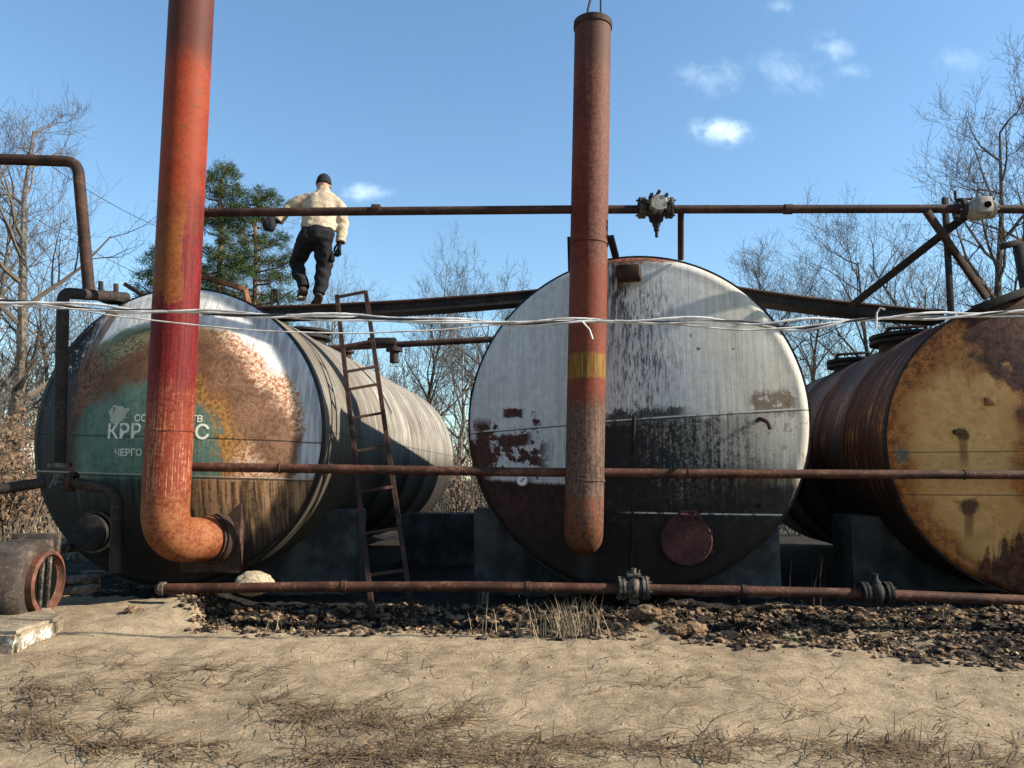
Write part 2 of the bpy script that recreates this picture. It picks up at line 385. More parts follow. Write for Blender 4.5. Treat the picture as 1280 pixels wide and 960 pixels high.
# ---- right head: ochre with rust
def headR(g):
    p = g.co(); x, y, z = g.sep(p); u, v = x/RR, z/RR; r = g.m('SQRT', u*u+v*v)
    n1 = g.noise(p, 2.6, 6, .62); n2 = g.noise(p, 10, 6, .7); n3 = g.noise(p, 45, 4, .7); st = g.noise(g.comb(x*9., y, z*.8), 2.2, 5, .62)
    och = g.mix(g.ss(n1*.5+n2*.5, .38, .6), (.52, .265, .085), (.70, .40, .15))
    org = g.mix(g.ss(n2*.6+n3*.4, .42, .58), (.15, .045, .015), (.46, .17, .045))
    dk = g.mix(g.ss(n2, .4, .6), (.03, .012, .009), (.09, .035, .02))
    sp_ = g.noise(p, 5.5, 6, .72); c = g.mix(g.ss(n3*.4+n2*.6, .555, .62)*.75, och, org); c = g.mix(g.ss(sp_*.7+n3*.3, .575, .63)*.85, c, org); c = g.mix(g.ss(sp_*.6+n3*.4, .42, .36)*.5, c, (.30, .22, .11))
    top = g.ss(v+(n1-.5)*.8+(n2-.5)*.3+(st-.5)*.3, .38, .58)
    c = g.mix(top*.85, c, org)
    c = g.mix(g.ss(r+(n1-.5)*.35+(n2-.5)*.3+(n3-.5)*.2, .80, .92)*.92, c, org)
    c = g.mix(g.ss(u+(n1-.5)*.5+(n2-.5)*.25, -.36, -.22), c, org)
    c = g.mix(g.ss(u*.8+v*.35+(n1-.5)*.6+(n2-.5)*.2, -.13, -.04), c, dk)
    c = g.mix(g.ss(v*-1.+u*.7+(n1-.5)*.7+(st-.5)*.6+(n2-.5)*.3, .36, .52)*.93, c, dk)
    for (a, b, q) in ((-.568, .065, .05), (-.55, -.41, .07)):
        dd = g.m('SQRT', (u-a)*(u-a)+(v-b)*(v-b))+(n2-.5)*.06
        c = g.mix(g.ss(dd, q, q*.55)*.9, c, (.05, .02, .015))
        c = g.mix(g.ss(g.m('ABSOLUTE', u-a+(n2-.5)*.03), .035, .015)*g.ss(v, b, b-.04)*g.ss(v, b-.26, b-.12)*.7, c, (.17, .06, .025))
    for (a, k) in ((-.05, 1), (-.33, 1)):
        c = g.mix(g.ss(g.m('ABSOLUTE', v-a), .006, .002)*.7, c, (.07, .035, .02))
    dd = g.m('SQRT', (u+.93)*(u+.93)+(v+.07)*(v+.07)*.5)+(n2-.5)*.1
    c = g.mix(g.ss(dd, .05, .02)*.7, c, (.06, .11, .12))
    return {'c': c, 'h': n2+n3*.5, 'd': .006, 's': .8}
M['headR'] = mat('ochre_head_paint', headR, .7)
def shell(name, dark, mid, light, R, lo=-.2, fr=.5, front=0.):
    def fn(g):
        p = g.co(); x, y, z = g.sep(p); th = g.m('ARCTAN2', x, z)
        n1 = g.noise(p, 1.5, 5, .6); s1 = g.noise(g.comb(y*9., th*.8, 0.), 1.6, 6, .65); s2 = g.noise(g.comb(y*34., th*1.4, 3.), 1.2, 5, .65); n2 = g.noise(p, 16, 5, .7)
        f = s1*.5+s2*.3+n1*.2
        c = g.mix(g.ss(f, fr-.10, fr+.02), dark, mid); c = g.mix(g.ss(f+(n2-.5)*.2, fr+.01, fr+.11), c, light)
        c = g.mix(g.ss(s2, .38, .3)*.7, c, tuple(q*.4 for q in dark))
        c = g.mix(g.ss(z/R+(s2-.5)*.35, lo, lo-.4)*.9, c, (.02, .017, .016))  # near-black towards the bottom: soot, plus deeper shade put into the colour
        if front: c = g.mix(g.ss(y+(s1-.5)*3., 3.6, 1.6)*front, c, g.mix(s2, (.05, .035, .025), (.22, .18, .135)))
        seam = g.ss(g.m('ABSOLUTE', z/R-.02), .008, .002)
        c = g.mix(seam*.6, c, (.05, .04, .03))
        return {'c': c, 'h': s2*.4+n2*.6, 'd': .004, 's': .7}
    return mat(name, fn, .7)
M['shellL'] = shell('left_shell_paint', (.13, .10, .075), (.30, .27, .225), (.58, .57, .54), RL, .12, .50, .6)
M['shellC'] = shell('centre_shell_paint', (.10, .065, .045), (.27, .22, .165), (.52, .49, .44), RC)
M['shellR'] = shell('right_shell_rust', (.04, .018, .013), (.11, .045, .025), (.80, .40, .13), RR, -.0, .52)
def flueL(g):
    p = g.co(); x, y, z = g.sep(p); th = g.m('ARCTAN2', x, y*-1.)
    n1 = g.noise(p, 3, 5, .6); n2 = g.noise(p, 25, 5, .7); st = g.noise(g.comb(th*4., 0., z*.9), 2.4, 5, .62); st2 = g.noise(g.comb(th*12., 1., z*1.2), 1.5, 5, .65)
    fl_ = g.noise(p, 9, 6, .72); zz = z+(n1-.5)*.5+(fl_-.5)*.9
    red = g.mix(g.ss(n2*.5+n1*.5, .4, .6), (.40, .050, .016), (.52, .085, .026))
    ora = g.mix(g.ss(n2*.5+n1*.5, .4, .6), (.30, .075, .018), (.46, .14, .028))
    crim = g.mix(g.ss(st2*.6+n2*.4, .4, .6), (.14, .008, .010), (.38, .024, .022))
    pale = g.mix(g.ss(st2*.5+st*.15+n2*.35, .48, .60), (.36, .055, .022), (.80, .38, .22))
    rst = g.mix(g.ss(n2*.6+n1*.4, .4, .6), (.30, .065, .02), (.56, .21, .085))
    c = g.mix(g.ss(zz, 4.7, 4.2), red, ora)
    c = g.mix(g.ss(fl_*.6+n1*.4, .56, .60)*.75, c, g.mix(n2, (.16, .05, .02), (.30, .12, .04)))
    c = g.mix(g.ss(th+(st-.5)*1.3+(fl_-.5)*.5-(4.1-z)*.10, .60, .64)*g.ss(zz, 5.0, 4.0), c, crim)
    c = g.mix(g.ss(zz+(st2-.5)*.12, 3.46, 3.38), c, crim)
    c = g.mix(g.ss(zz+(st-.5)*.9+(st2-.5)*.5, 2.75, 2.1), c, pale)
    c = g.mix(g.ss(zz, 1.55, 1.3), c, rst)
    c = g.mix(g.ss(z, 5.9, 6.3)*.7, c, (.06, .04, .035))
    c = g.mix(g.ss(n2, .38, .3)*.5, c, (.09, .03, .02))
    return {'c': c, 'h': n2+st2*.5, 'd': .004, 's': .7, 'r': .55+n2*.25}
M['flueL'] = mat('red_lead_flue_paint', flueL, .6)
def flueC(g):
    p = g.co(); x, y, z = g.sep(p); th = g.m('ARCTAN2', x, y*-1.)
    n1 = g.noise(p, 3, 5, .6); n2 = g.noise(p, 28, 5, .7); st = g.noise(g.comb(th*5., 0., z*1.1), 2.4, 5, .62)
    red = g.mix(g.ss(n2*.6+n1*.4, .4, .6), (.17, .026, .013), (.33, .06, .028))
    seamside = g.ss(th, .30, .36)
    red = g.mix(seamside*.8, red, g.mix(g.ss(n2, .42, .6), (.20, .07, .045), (.36, .15, .10)))
    orr = g.mix(g.ss(n2*.6+n1*.4, .4, .6), (.27, .055, .025), (.38, .09, .045))
    c = g.mix(g.ss(z, 4.0, 3.75), red, orr)
    gy = g.mix(g.ss(n2*.5+st*.5, .42, .58), (.10, .055, .04), (.34, .20, .14))
    c = g.mix(g.ss(z+(st-.5)*.5, 2.55, 2.25), c, gy)
    yb = g.ss(g.m('ABSOLUTE', z-2.80+(n2-.5)*.10+(st-.5)*.10), .145, .12)*g.ss(n2*.6+st*.4, .36, .42)
    c = g.mix(yb, c, g.mix(g.ss(st, .4, .6), (.26, .10, .018), (.50, .28, .045)))
    c = g.mix(g.ss(z, 1.45, 1.4)*g.ss(st*.6+n2*.4, .44, .55), c, (.34, .11, .05))
    c = g.mix(g.ss(z+(n1-.5)*.3, .95, .7)*.8, c, (.09, .032, .022))
    c = g.mix(g.ss(z, 6.05, 6.3)*.6, c, (.12, .07, .045))
    return {'c': c, 'h': n2, 'd': .004, 's': .8, 'r': .6+n2*.2}
M['flueC'] = mat('red_brown_flue_paint', flueC, .65)
def ground_fn(g):
    p = g.pos(); x, y, z = g.sep(p); oil = g.attr('oil'); far = g.attr('far')
    n1 = g.noise(p, .9, 5, .6); n2 = g.noise(p, 6, 6, .68); n3 = g.noise(p, 40, 5, .75); n4 = g.noise(g.comb(x, y*2.5, z), 14, 5, .7)
    c = g.mix(g.ss(n1*.5+n2*.5, .36, .64), (.20, .145, .09), (.385, .295, .19))
    c = g.mix(g.ss(n3*.6+n4*.4, .52, .66)*.6, c, (.50, .41, .28)); c = g.mix(g.ss(n3*.5+n4*.5, .45, .36)*.75, c, (.10, .068, .04))
    fc = g.mix(g.ss(n1, .42, .58), (.26, .21, .12), (.115, .135, .05)); fc = g.mix(g.ss(n2, .45, .6)*.5, fc, (.34, .28, .17))
    c = g.mix(far, c, fc)
    oc = g.mix(g.ss(n2*.6+n3*.4, .44, .58), (.006, .006, .006), (.030, .022, .017)); oc = g.mix(g.ss(n3*.5+n4*.5, .58, .66)*.6, oc, (.12, .08, .05))
    c = g.mix(g.ss(oil+(n2-.5)*.9+(n3-.5)*.3+g.ss(n4*.35+n1*.65, .50, .60)*-.62, .34, .56), c, oc)
    return {'c': c, 'h': n2*.7+n3*.5+n4*.6, 'd': .03, 's': .9}
M['ground'] = mat('sandy_dirt', ground_fn, .95, spec=.2)
def earth_fn(g):
    p = g.pos(); n2 = g.noise(p, 8, 6, .7); n3 = g.noise(p, 45, 4, .7)
    c = g.mix(g.ss(n2, .38, .62), (.05, .03, .018), (.22, .135, .075)); c = g.mix(g.ss(n3, .54, .66)*.6, c, (.36, .25, .15))
    return {'c': c, 'h': n2+n3*.5, 'd': .03, 's': 1.}
M['earth'] = mat('lumpy_brown_earth', earth_fn, .95, spec=.2)
M['clod'] = mat('dark_earth_clods', lambda g: {'c': g.mix(g.ss(g.noise(g.pos(), 7., 5, .7), .44, .60), (.012, .010, .009), (.24, .155, .095)), 'h': g.noise(g.pos(), 60, 4, .7), 'd': .01}, .95)
M['sand'] = mat('pale_sand', lambda g: {'c': g.mix(g.ss(g.noise(g.co(), 60, 4, .8), .4, .6), (.18, .14, .09), (.5, .42, .29)), 'h': g.noise(g.co(), 60, 3, .8), 'd': .01}, .95)
M['bark'] = mat('grey_bark', lambda g: g.mix(g.ss(g.noise(g.co(), 8, 5, .7), .4, .62), (.065, .055, .045), (.21, .185, .155)), .9)
M['pale_bark'] = mat('pale_bark', lambda g: g.mix(g.ss(g.noise(g.co(), 6, 5, .7), .4, .62), (.13, .105, .085), (.36, .32, .27)), .9)
M['twig'] = mat('brown_twigs', lambda g: g.mix(g.rnd(), (.12, .095, .075), (.19, .15, .115)), .9)
M['pine_bark'] = mat('pine_bark', lambda g: g.mix(g.ss(g.noise(g.co(), 5, 5, .7), .4, .62), (.10, .055, .03), (.28, .15, .085)), .9)
M['needles'] = mat('pine_needles', lambda g: g.mix(g.noise(g.co(), 2.2, 3, .6), (.022, .05, .016), (.12, .17, .05)), .7)
M['brown_leaf'] = mat('dead_oak_leaves', lambda g: g.mix(g.noise(g.co(), 9, 3, .7), (.09, .052, .032), (.33, .22, .14)), .85)
M['trench_leaf'] = mat('trench_leaves', lambda g: g.mix(g.ss(g.noise(g.pos(), 25, 2, .7), .4, .62), (.03, .021, .015), (.36, .24, .14)), .9)
M['straw'] = mat('dry_straw', lambda g: g.mix(g.noise(g.pos(), 18, 2, .7), (.16, .11, .06), (.52, .42, .27)), .85)
M['dark_straw'] = mat('brown_dead_stalks', lambda g: g.mix(g.noise(g.pos(), 15, 2, .7), (.06, .038, .02), (.24, .16, .09)), .9)
M['green_leaf'] = mat('weed_leaves', lambda g: g.mix(g.noise(g.pos(), 12, 2, .7), (.05, .08, .02), (.14, .17, .05)), .8)
def cloth(name, a, b, sc_=20.):
    def fn(g):
        n = g.noise(g.co(), sc_, 5, .6); n2 = g.noise(g.co(), 5., 3, .6, .6)
        return {'c': g.mix(g.ss(n*.4+n2*.6, .38, .62), a, b), 'h': n2*2+n*.3, 'd': .03, 's': .6}
    return mat(name, fn, .9, spec=.15)
M['jacket'] = cloth('beige_jacket', (.40, .31, .21), (.58, .48, .35))
M['trousers'] = cloth('black_trousers', (.012, .012, .014), (.028, .027, .03))
M['knit'] = cloth('black_knit', (.010, .011, .014), (.022, .023, .028), 60)
M['skin'] = mat('skin', lambda g: (.45, .26, .19), .55)
M['boot'] = cloth('boot_leather', (.02, .016, .013), (.07, .055, .042), 30)
M['sole'] = mat('boot_sole', lambda g: (.34, .28, .2), .8)
M['dial'] = mat('gauge_face', lambda g: (.8, .8, .78), .4)
M['letter'] = mat('worn_white_lettering', lambda g: {'c': (.72, .74, .64), 'a': g.ss(g.noise(g.co(), 16, 5, .7), .37, .43)}, .8)
M['emblem'] = mat('worn_pale_emblem', lambda g: {'c': g.mix(g.noise(g.co(), 9, 4, .6), (.36, .38, .28), (.52, .52, .42)), 'a': g.ss(g.noise(g.co(), 16, 5, .7), .30, .42)}, .8)

# ------------------------------------------------------------------ ground
crest_x = np.array([-60, -3.6, -3.2, -2.5, -1.2, 0., 1.2, 2.2, 3.0, 3.8, 60])
crest_y = np.array([8.6, 8.6, 7.75, 7.35, 7.28, 7.22, 7.15, 6.8, 6.5, 6.2, 6.2])
HN = {}
def fbm(x, y, k): return mnoise.fractal(Vector((x*k, y*k, 1.7)), .9, 2.1, 5)
def crest(x):
    x = np.asarray(x, float); return np.interp(x, crest_x, crest_y)+.06*np.sin(x*5.3+.7)+.045*np.sin(x*11.7)+.03*np.sin(x*23.+2)+.02*np.sin(x*41.)
def gz(x, y):
    """height of the terrain, numpy arrays"""
    x = np.asarray(x, float); y = np.asarray(y, float)
    cy = crest(x)
    z = .24*smooth01(y, 3.2, 7.2)
    tr = smooth01(y, cy-.05, cy+.35)
    inside = smooth01(x, -3.5, -2.9)
    z = z-.36*tr*inside
    z = z+.32*smooth01(y, 7.7, 8.9)*inside
    z = z+.10*smooth01(-x, 3.1, 3.6)*smooth01(y, 6.8, 7.6)
    z = z+.18*smooth01(y, 12, 40)
    # lumps of dug earth at the trench edge
    for (a, b, sx, sy, h) in ((-1.35, 7.75, .38, .25, .20), (1.55, 7.35, .55, .22, .26), (2.3, 7.2, .45, .25, .22), (2.9, 7.0, .4, .25, .16), (-2.6, 7.75, .55, .2, .24), (-3.2, 7.7, .3, .3, .14)):
        z = z+h*np.exp(-((x-a)/sx)**2-((y-b)/sy)**2)
    return z
def axis(lo, a, b, hi, fine, grow=1.28):
    out = list(np.arange(a, b, fine)); s = fine; q = a
    left = []
    while q > lo: s *= grow; q -= s; left.append(q)
    s = fine; q = out[-1]; right = []
    while q < hi: s *= grow; q += s; right.append(q)
    return np.array(left[::-1]+out+right)
xs = axis(-900, -5.2, 6.2, 900, .035); yv = axis(-60, 3.9, 10.2, 1500, .035)
X, Y = np.meshgrid(xs, yv); Z = gz(X, Y)
fine = ((X > -6.5) & (X < 7.5) & (Y > 3) & (Y < 12))
for i, j in zip(*np.nonzero(fine)):
    a, b = X[i, j], Y[i, j]
    oilish = 1. if b > float(crest(a)) else 0.
    Z[i, j] += fbm(a, b, .9)*.03+fbm(a+7, b, 5.)*(.012+.03*oilish)
nx, ny = len(xs), len(yv)
idx = np.arange(nx*ny).reshape(ny, nx)
fc = np.stack([idx[:-1, :-1], idx[:-1, 1:], idx[1:, 1:], idx[1:, :-1]], -1).reshape(-1, 4)
me = bpy.data.meshes.new('ground'); me.from_pydata(np.stack([X, Y, Z], -1).reshape(-1, 3).tolist(), [], fc.tolist())
me.polygons.foreach_set('use_smooth', [True]*len(me.polygons))
cyy = crest(X)
oil = smooth01(Y, cyy-.05, cyy+.25)*(.82+.18*smooth01(Y, 8., 8.8))+.5*smooth01(Y, 8.3, 9.2)*smooth01(X, -3.6, -3.)*(1-smooth01(Y, 19, 21))*smooth01(X, -4.4, -3.4)*(1-smooth01(X, 9, 11))
for (a, b, sx, sy, h) in ((-1.35, 7.7, .5, .32, 1.0), (1.55, 7.35, .5, .2, .9), (2.3, 7.15, .5, .2, .8), (2.95, 6.95, .4, .2, .6), (-2.75, 7.62, .55, .18, .5)):
    oil = oil-h*np.exp(-((X-a)/sx)**2-((Y-b)/sy)**2)
far = smooth01(Y, 12, 17)*np.where((X > -3.5) & (X < 9), smooth01(Y, 19, 21), 1.)
for nm, arr in (('oil', oil), ('far', far)):
    at = me.attributes.new(nm, 'FLOAT', 'POINT'); at.data.foreach_set('value', arr.reshape(-1).astype(np.float32))
me.materials.append(M['ground'])
tag(link('ground', me), 'bare sandy dirt yard with black oil soaked trench under the tanks', kind='structure')
def GZ(x, y): return float(gz(x, y))
def GF(x, y): return GZ(x, y)+fbm(x, y, .9)*.03+fbm(x+7, y, 5.)*(.042 if y > float(crest(x)) else .012)

# ------------------------------------------------------------------ tanks
def head_y(r, R, h):
    q = min(r/R, 1.)
    k = .11
    if q < .94: return -k-h*(1-(q/.94)**2)
    t = (q-.94)/.06
    return -k*math.sqrt(max(0, 1-t*t))
def head_mesh(name, R, h, m, n=128):
    prof = [(R*q, head_y(R*q, R, h)) for q in list(np.linspace(.002, .94, 26))+[.95, .96, .97, .98, .988, .995, 1.]]+[(R, .05)]
    return MB().lathe([(r, y) for r, y in prof], axis=(0, 1, 0), n=n).mesh(name, m)
class Tank: pass
def make_tank(name, label, cx, cy, cz, R, h, L, yaw, hm, sm):
    T = Tank(); T.R, T.h = R, h; T.yaw = rad(yaw)
    T.root = thing(name, label, 'storage tank', (cx, cy, cz-R), -T.yaw, 'rusty horizontal storage tanks')
    T.mw = Matrix.Translation((cx, cy, cz))@Matrix.Rotation(-T.yaw, 4, 'Z'); T.inv = T.mw.inverted()
    o = MB(); prof = [(R-.004, .05)]
    k = max(3, int(L/1.5))
    for i in range(1, k):
        y = L*i/k; prof += [(R-.004, y-.03), (R+.008, y-.012), (R+.008, y+.012), (R-.004, y+.03)]
    prof += [(R-.004, L)]
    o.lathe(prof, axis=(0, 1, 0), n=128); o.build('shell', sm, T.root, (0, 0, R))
    link('head', head_mesh('head', R, h, hm), T.root, (0, 0, R))
    b = head_mesh('back_head', R, h, sm, 96); ob = link('back_head', b, T.root, (0, L, R), math.pi)
    MB().lathe([(R-.03, -.035), (R+.018, -.03), (R+.018, .035), (R-.03, .04)], axis=(0, 1, 0), n=128).build('rim_weld', M['dark_pipe'] if name != 'x' else None, T.root, (0, 0, R))
    return T
def on_head(T, px, py, off=0.):
    """local point (origin: face centre) of the head under a pixel"""
    a = T.inv@CAM; d = (T.inv.to_3x3()@ray(px, py)); y = -.3
    for _ in range(6):
        t = (y-a.y)/d.y; q = a+d*t; y = head_y(math.hypot(q.x, q.z), T.R, T.h)-off
    return Vector((q.x, y, q.z))
def on_shell(T, px, py):
    a = T.inv@CAM; d = T.inv.to_3x3()@ray(px, py)
    A = d.x**2+d.z**2; B = 2*(a.x*d.x+a.z*d.z); C = a.x**2+a.z**2-T.R**2
    D = B*B-4*A*C
    t = (-B-math.sqrt(max(D, 0)))/(2*A); return a+d*t
pL = P(223, 543, 8.95); pC = P(800, 527, 9.0); pR = P(1303, 556, 9.0)
TL = make_tank('storage_tank', 'left tank with white crown, rust ring and faded teal middle', pL.x, 8.95, pL.z, RL, .45, 9.6, 4.5, M['headL'], M['shellL'])
TC = make_tank('storage_tank', 'middle tank with chalky white streaked face and black lower part', pC.x-.10, 9.0, pC.z, RC, .21, 7.0, 13.5, M['headC'], M['shellC'])
TR = make_tank('storage_tank', 'right tank with rusty ochre yellow face cut off by the photo edge', pR.x, 9.0, pR.z, RR, .25, 8.0, 6, M['headR'], M['shellR'])
def loc(T, q): return Vector(q)+Vector((0, 0, T.R))      # face-centred -> root-local
def W(T, q): return T.mw@Vector(q)

# lettering on the left head
def text_on(T, body, px, py, height_px, name, m):
    cu = bpy.data.curves.new(name, 'FONT'); cu.body = body; cu.align_x = 'CENTER'; cu.align_y = 'CENTER'
    cu.size = 1.; cu.offset = .018; cu.fill_mode = 'FRONT'; cu.resolution_u = 3
    o = bpy.data.objects.new(name, cu); sc.collection.objects.link(o)
    bpy.context.view_layer.update()
    me = bpy.data.meshes.new_from_object(o.evaluated_get(bpy.context.evaluated_depsgraph_get())); bpy.data.objects.remove(o); bpy.data.curves.remove(cu)
    c = on_head(T, px, py); s = height_px/F*9/.72
    hgt = s
    for v in me.vertices:
        x, z = c.x+v.co.x*hgt, c.z+v.co.y*hgt
        v.co = (x, head_y(math.hypot(x, z), T.R, T.h)-.004, z)
    me.materials.clear(); me.materials.append(m); me.update()
    return link('lettering', me, T.root, (0, 0, T.R))
text_on(TL, 'КРР', 155, 540, 17, 'lettering', M['letter'])
text_on(TL, 'ІС', 247, 541, 17, 'lettering', M['letter'])
text_on(TL, 'СО', 176, 523, 8, 'lettering', M['letter'])
text_on(TL, 'ТВ', 246, 524, 8, 'lettering', M['letter'])
text_on(TL, 'ЧЕРГО', 160, 566, 8, 'lettering', M['letter'])
# pale round emblem
c = on_head(TL, 147, 518); mb = MB(); pts = []
for k in range(40):
    a = 2*math.pi*k/40; rr = .105*(1+.10*math.sin(3*a+.6)+.07*math.sin(7*a))+(.035 if k in (2, 3, 38) else 0)
    x, z = c.x+rr*math.cos(a), c.z+rr*math.sin(a); mb.v.append((x, head_y(math.hypot(x, z), RL, .45)-.004, z))
mb.v.append((c.x, head_y(math.hypot(c.x, c.z), RL, .45)-.004, c.z))
mb.f = [(k, (k+1) % 40, 40) for k in range(40)]
mb.build('painted_emblem', M['emblem'], TL.root, (0, 0, RL))

# concrete saddles under the tanks
def block(px0, px1, pytop, Y, depth, label, m, zb=None, x0=None, x1=None):
    a, b = P(px0, pytop, Y), P(px1, pytop, Y); z0 = GZ((a.x+b.x)/2, Y)-.15 if zb is None else zb
    X0, X1 = (a.x if x0 is None else x0), (b.x if x1 is None else x1)
    o = MB().box(((X1-X0)/2*0, 0, (a.z-z0)/2), (X1-X0, depth, a.z-z0), bev=.03).build('concrete_block', m, None, ((X0+X1)/2, Y+depth/2, z0))
    bmj = o.data
    for v in bmj.vertices: v.co += Vector((random.uniform(-.012, .012), random.uniform(-.01, .01), random.uniform(-.012, .012)))
    return tag(o, label, 'concrete block', 'concrete saddle blocks carrying the tanks')
block(338, 447, 638, 9.9, .6, 'grey concrete saddle block under the left tank beside the ladder foot', M['oily_concrete'], x0=-4.8)
block(500, 602, 642, 13.2, .6, 'dark concrete block far back in the gap between left and middle tank', M['oily_concrete'])
block(592, 668, 636, 9.95, .6, 'dark brown concrete block under the left edge of the middle tank', M['oily_concrete'], x1=1.2)
block(925, 975, 660, 9.6, .6, 'dark concrete block under the right edge of the middle tank', M['oily_concrete'], x0=1.9)
block(1062, 1128, 645, 10.2, .6, 'grey concrete block under the left side of the ochre tank', M['oily_concrete'], x1=6.2)

# ---- fittings on the tanks
def disc_part(T, px, py, rpx, th, m, name, bolts=0, off=0.):
    q = on_head(T, px, py); r = rpx/F*9
    mb = MB().lathe([(0.001, -th), (r*.97, -th), (r, -th*.85), (r, .06)], axis=(0, 1, 0), n=36)
    o = mb.build(name, m, T.root, loc(T, q)+Vector((0, -off, 0)))
    for k in range(bolts):
        a = 2*math.pi*k/bolts
        MB().lathe([(.001, -.02), (.012, -.02), (.012, .01)], axis=(0, 1, 0), n=6).build('bolt', m, o, (r*.86*math.cos(a), -th, r*.86*math.sin(a)))
    return o
h = disc_part(TC, 858, 674, 30, .10, M['hatch'], 'manhole_cover', 10)
q = on_head(TC, 858, 674)
b = on_head(TC, 862, 646); b2 = on_head(TC, 886, 672)
mb = MB(); mb.tube(bend([Vector((b.x-.13, b.y-.07, b.z-.02)), Vector((b.x-.10, b.y-.12, b.z+.06)), Vector((b.x+.08, b.y-.12, b.z+.06)), Vector((b.x+.12, b.y-.07, b.z-.04))], .03), .016, 8)
mb.bar(Vector((b2.x+.03, b2.y-.05, b2.z+.10)), Vector((b2.x+.03, b2.y-.05, b2.z-.16)), .03, .09)
mb.build('hatch_bracket', M['hatch'], TC.root, (0, 0, RC))
# dial gauge
q = on_head(TC, 655, 600)
gq = link('pressure_gauge', MB().lathe([(.001, -.10), (.062, -.10), (.072, -.095), (.072, -.05), (.02, -.045), (.02, .03)], axis=(0, 1, 0), n=28).mesh('pressure_gauge', M['grey_valve']), TC.root, loc(TC, q))
MB().lathe([(.001, -.104), (.06, -.104), (.06, -.098)], axis=(0, 1, 0), n=28).build('dial', M['dial'], gq)
MB().bar((-.015, -.108, -.02), (.03, -.108, .022), .004, .010).build('needle', M['black'], gq)
# stub box near the top, hooks, pipe stubs on middle head
q = on_head(TC, 787, 345)
MB().box((0, -.10, 0), (.27, .30, .15), bev=.02).build('welded_stub', M['brown_steel'], TC.root, loc(TC, q))
q = on_head(TC, 953, 528)
MB().tube(bend([q+Vector((-.05, .03, .02)), q+Vector((-.05, -.30, .02)), q+Vector((.03, -.36, -.02)), q+Vector((.05, -.36, -.10))], .06), .022, 10).build('hook', M['brown_steel'], TC.root, (0, 0, RC))
q = on_head(TC, 949, 632)
MB().tube([q+Vector((0, .05, 0)), q+Vector((.02, -.24, .01))], .024, 10).build('pipe_stub', M['iron'], TC.root, (0, 0, RC))
q = on_head(TC, 914, 604)
MB().tube([q+Vector((0, .05, .05)), q+Vector((0, -.10, .05)), q+Vector((0, -.11, -.12))], .016, 8).build('pipe_stub', M['iron'], TC.root, (0, 0, RC))
# vertical rod by the centre
qa, qb = on_head(TC, 793, 520), on_head(TC, 790, 706)
MB().tube([qa+Vector((0, -.03, 0)), qb+Vector((0, -.03, 0))], .02, 8).build('rod', M['iron'], TC.root, (0, 0, RC))
# left tank: square plate behind the elbow, manhole, stub
q = on_head(TL, 268, 672)
MB().box((0, 0, 0), (.66, .10, .74), bev=.012).build('flue_plate', M['brown_steel'], TL.root, loc(TL, q)+Vector((-.02, 0, 0)))
q = on_head(TL, 126, 664)
mb = MB().lathe([(.16, .05), (.16, -.16), (.19, -.16), (.19, -.22), (.15, -.23), (.001, -.235)], axis=(0, 1, 0), n=32)
mh = mb.build('manhole', M['iron'], TL.root, loc(TL, q))
MB().lathe([(.20, -.10), (.225, -.10), (.225, -.13), (.20, -.13)], axis=(0, 1, 0), n=32).build('manhole_flange', M['dirty_valve'], mh)
q = on_head(TL, 100, 683)
MB().tube([q+Vector((.05, .05, 0)), q+Vector((-.02, -.35, 0)), q+Vector((-.10, -.42, -.01))], .05, 12).build('pipe_stub', M['dirty_valve'], TL.root, (0, 0, RL))
q = on_head(TR, 1194, 540)
MB().lathe([(.03, .02), (.03, -.07), (.001, -.07)], axis=(0, 1, 0), n=12).build('plug', M['brown_steel'], TR.root, loc(TR, q))
q = on_head(TR, 1236, 502)
MB().box((0, -.02, 0), (.11, .03, .09), bev=.006).build('data_plate', M['orange_steel'], TR.root, loc(TR, q))
# small brackets on top of the left tank
def local_tube(T, pts, r, name, m, n=8):
    return MB().tube([T.inv@Vector(p) for p in pts], r, n).build(name, m, T.root, (0, 0, T.R))
def local_bar(T, a, b, wd, ht, name, m):
    return MB().bar(T.inv@Vector(a), T.inv@Vector(b), wd, ht, bev=.004).build(name, m, T.root, (0, 0, T.R))
hr = MB(); A, B, C, D = P(243, 343, 9.0), P(306, 361, 9.25), P(312, 386, 9.3), P(243, 375, 9.05)
hr.bar(TL.inv@A, TL.inv@B, .06, .06, bev=.004); hr.bar(TL.inv@B, TL.inv@C, .05, .06, bev=.004); hr.bar(TL.inv@A, TL.inv@D, .05, .05, bev=.004)
hr.build('handrail', M['orange_steel'], TL.root, (0, 0, RL))
local_bar(TL, P(156, 355, 9.3), P(183, 372, 9.3), .06, .05, 'loose_bar', M['brown_steel'])
hr = MB(); A, B, C, D = P(339, 388, 9.75), P(341, 362, 9.75), P(346, 363, 9.75), P(349, 388, 9.75)
hr.tube(bend([TL.inv@p for p in (A, B, C, D)], .02), .02, 8); hr.build('handle', M['iron'], TL.root, (0, 0, RL))
# hatch on the left shell behind the ladder
q = on_shell(TL, 424, 424); q = Vector((-.05, 4.2, RL))
mb = MB().lathe([(.36, -.1), (.36, .16), (.44, .16), (.44, .21), (.30, .22), (.30, .27), (.44, .27), (.44, .31), (.001, .32)], n=28)
mb.build('top_hatch', M['iron'], TL.root, loc(TL, q))
for (yy, xo) in ((2.4, .1), (6.0, .15)):
    mb = MB().lathe([(.09, -.1), (.09, .22), (.15, .22), (.15, .26), (.001, .27)], n=16); mb.build('vent_nozzle', M['brown_steel'], TL.root, loc(TL, (xo, yy, RL)))
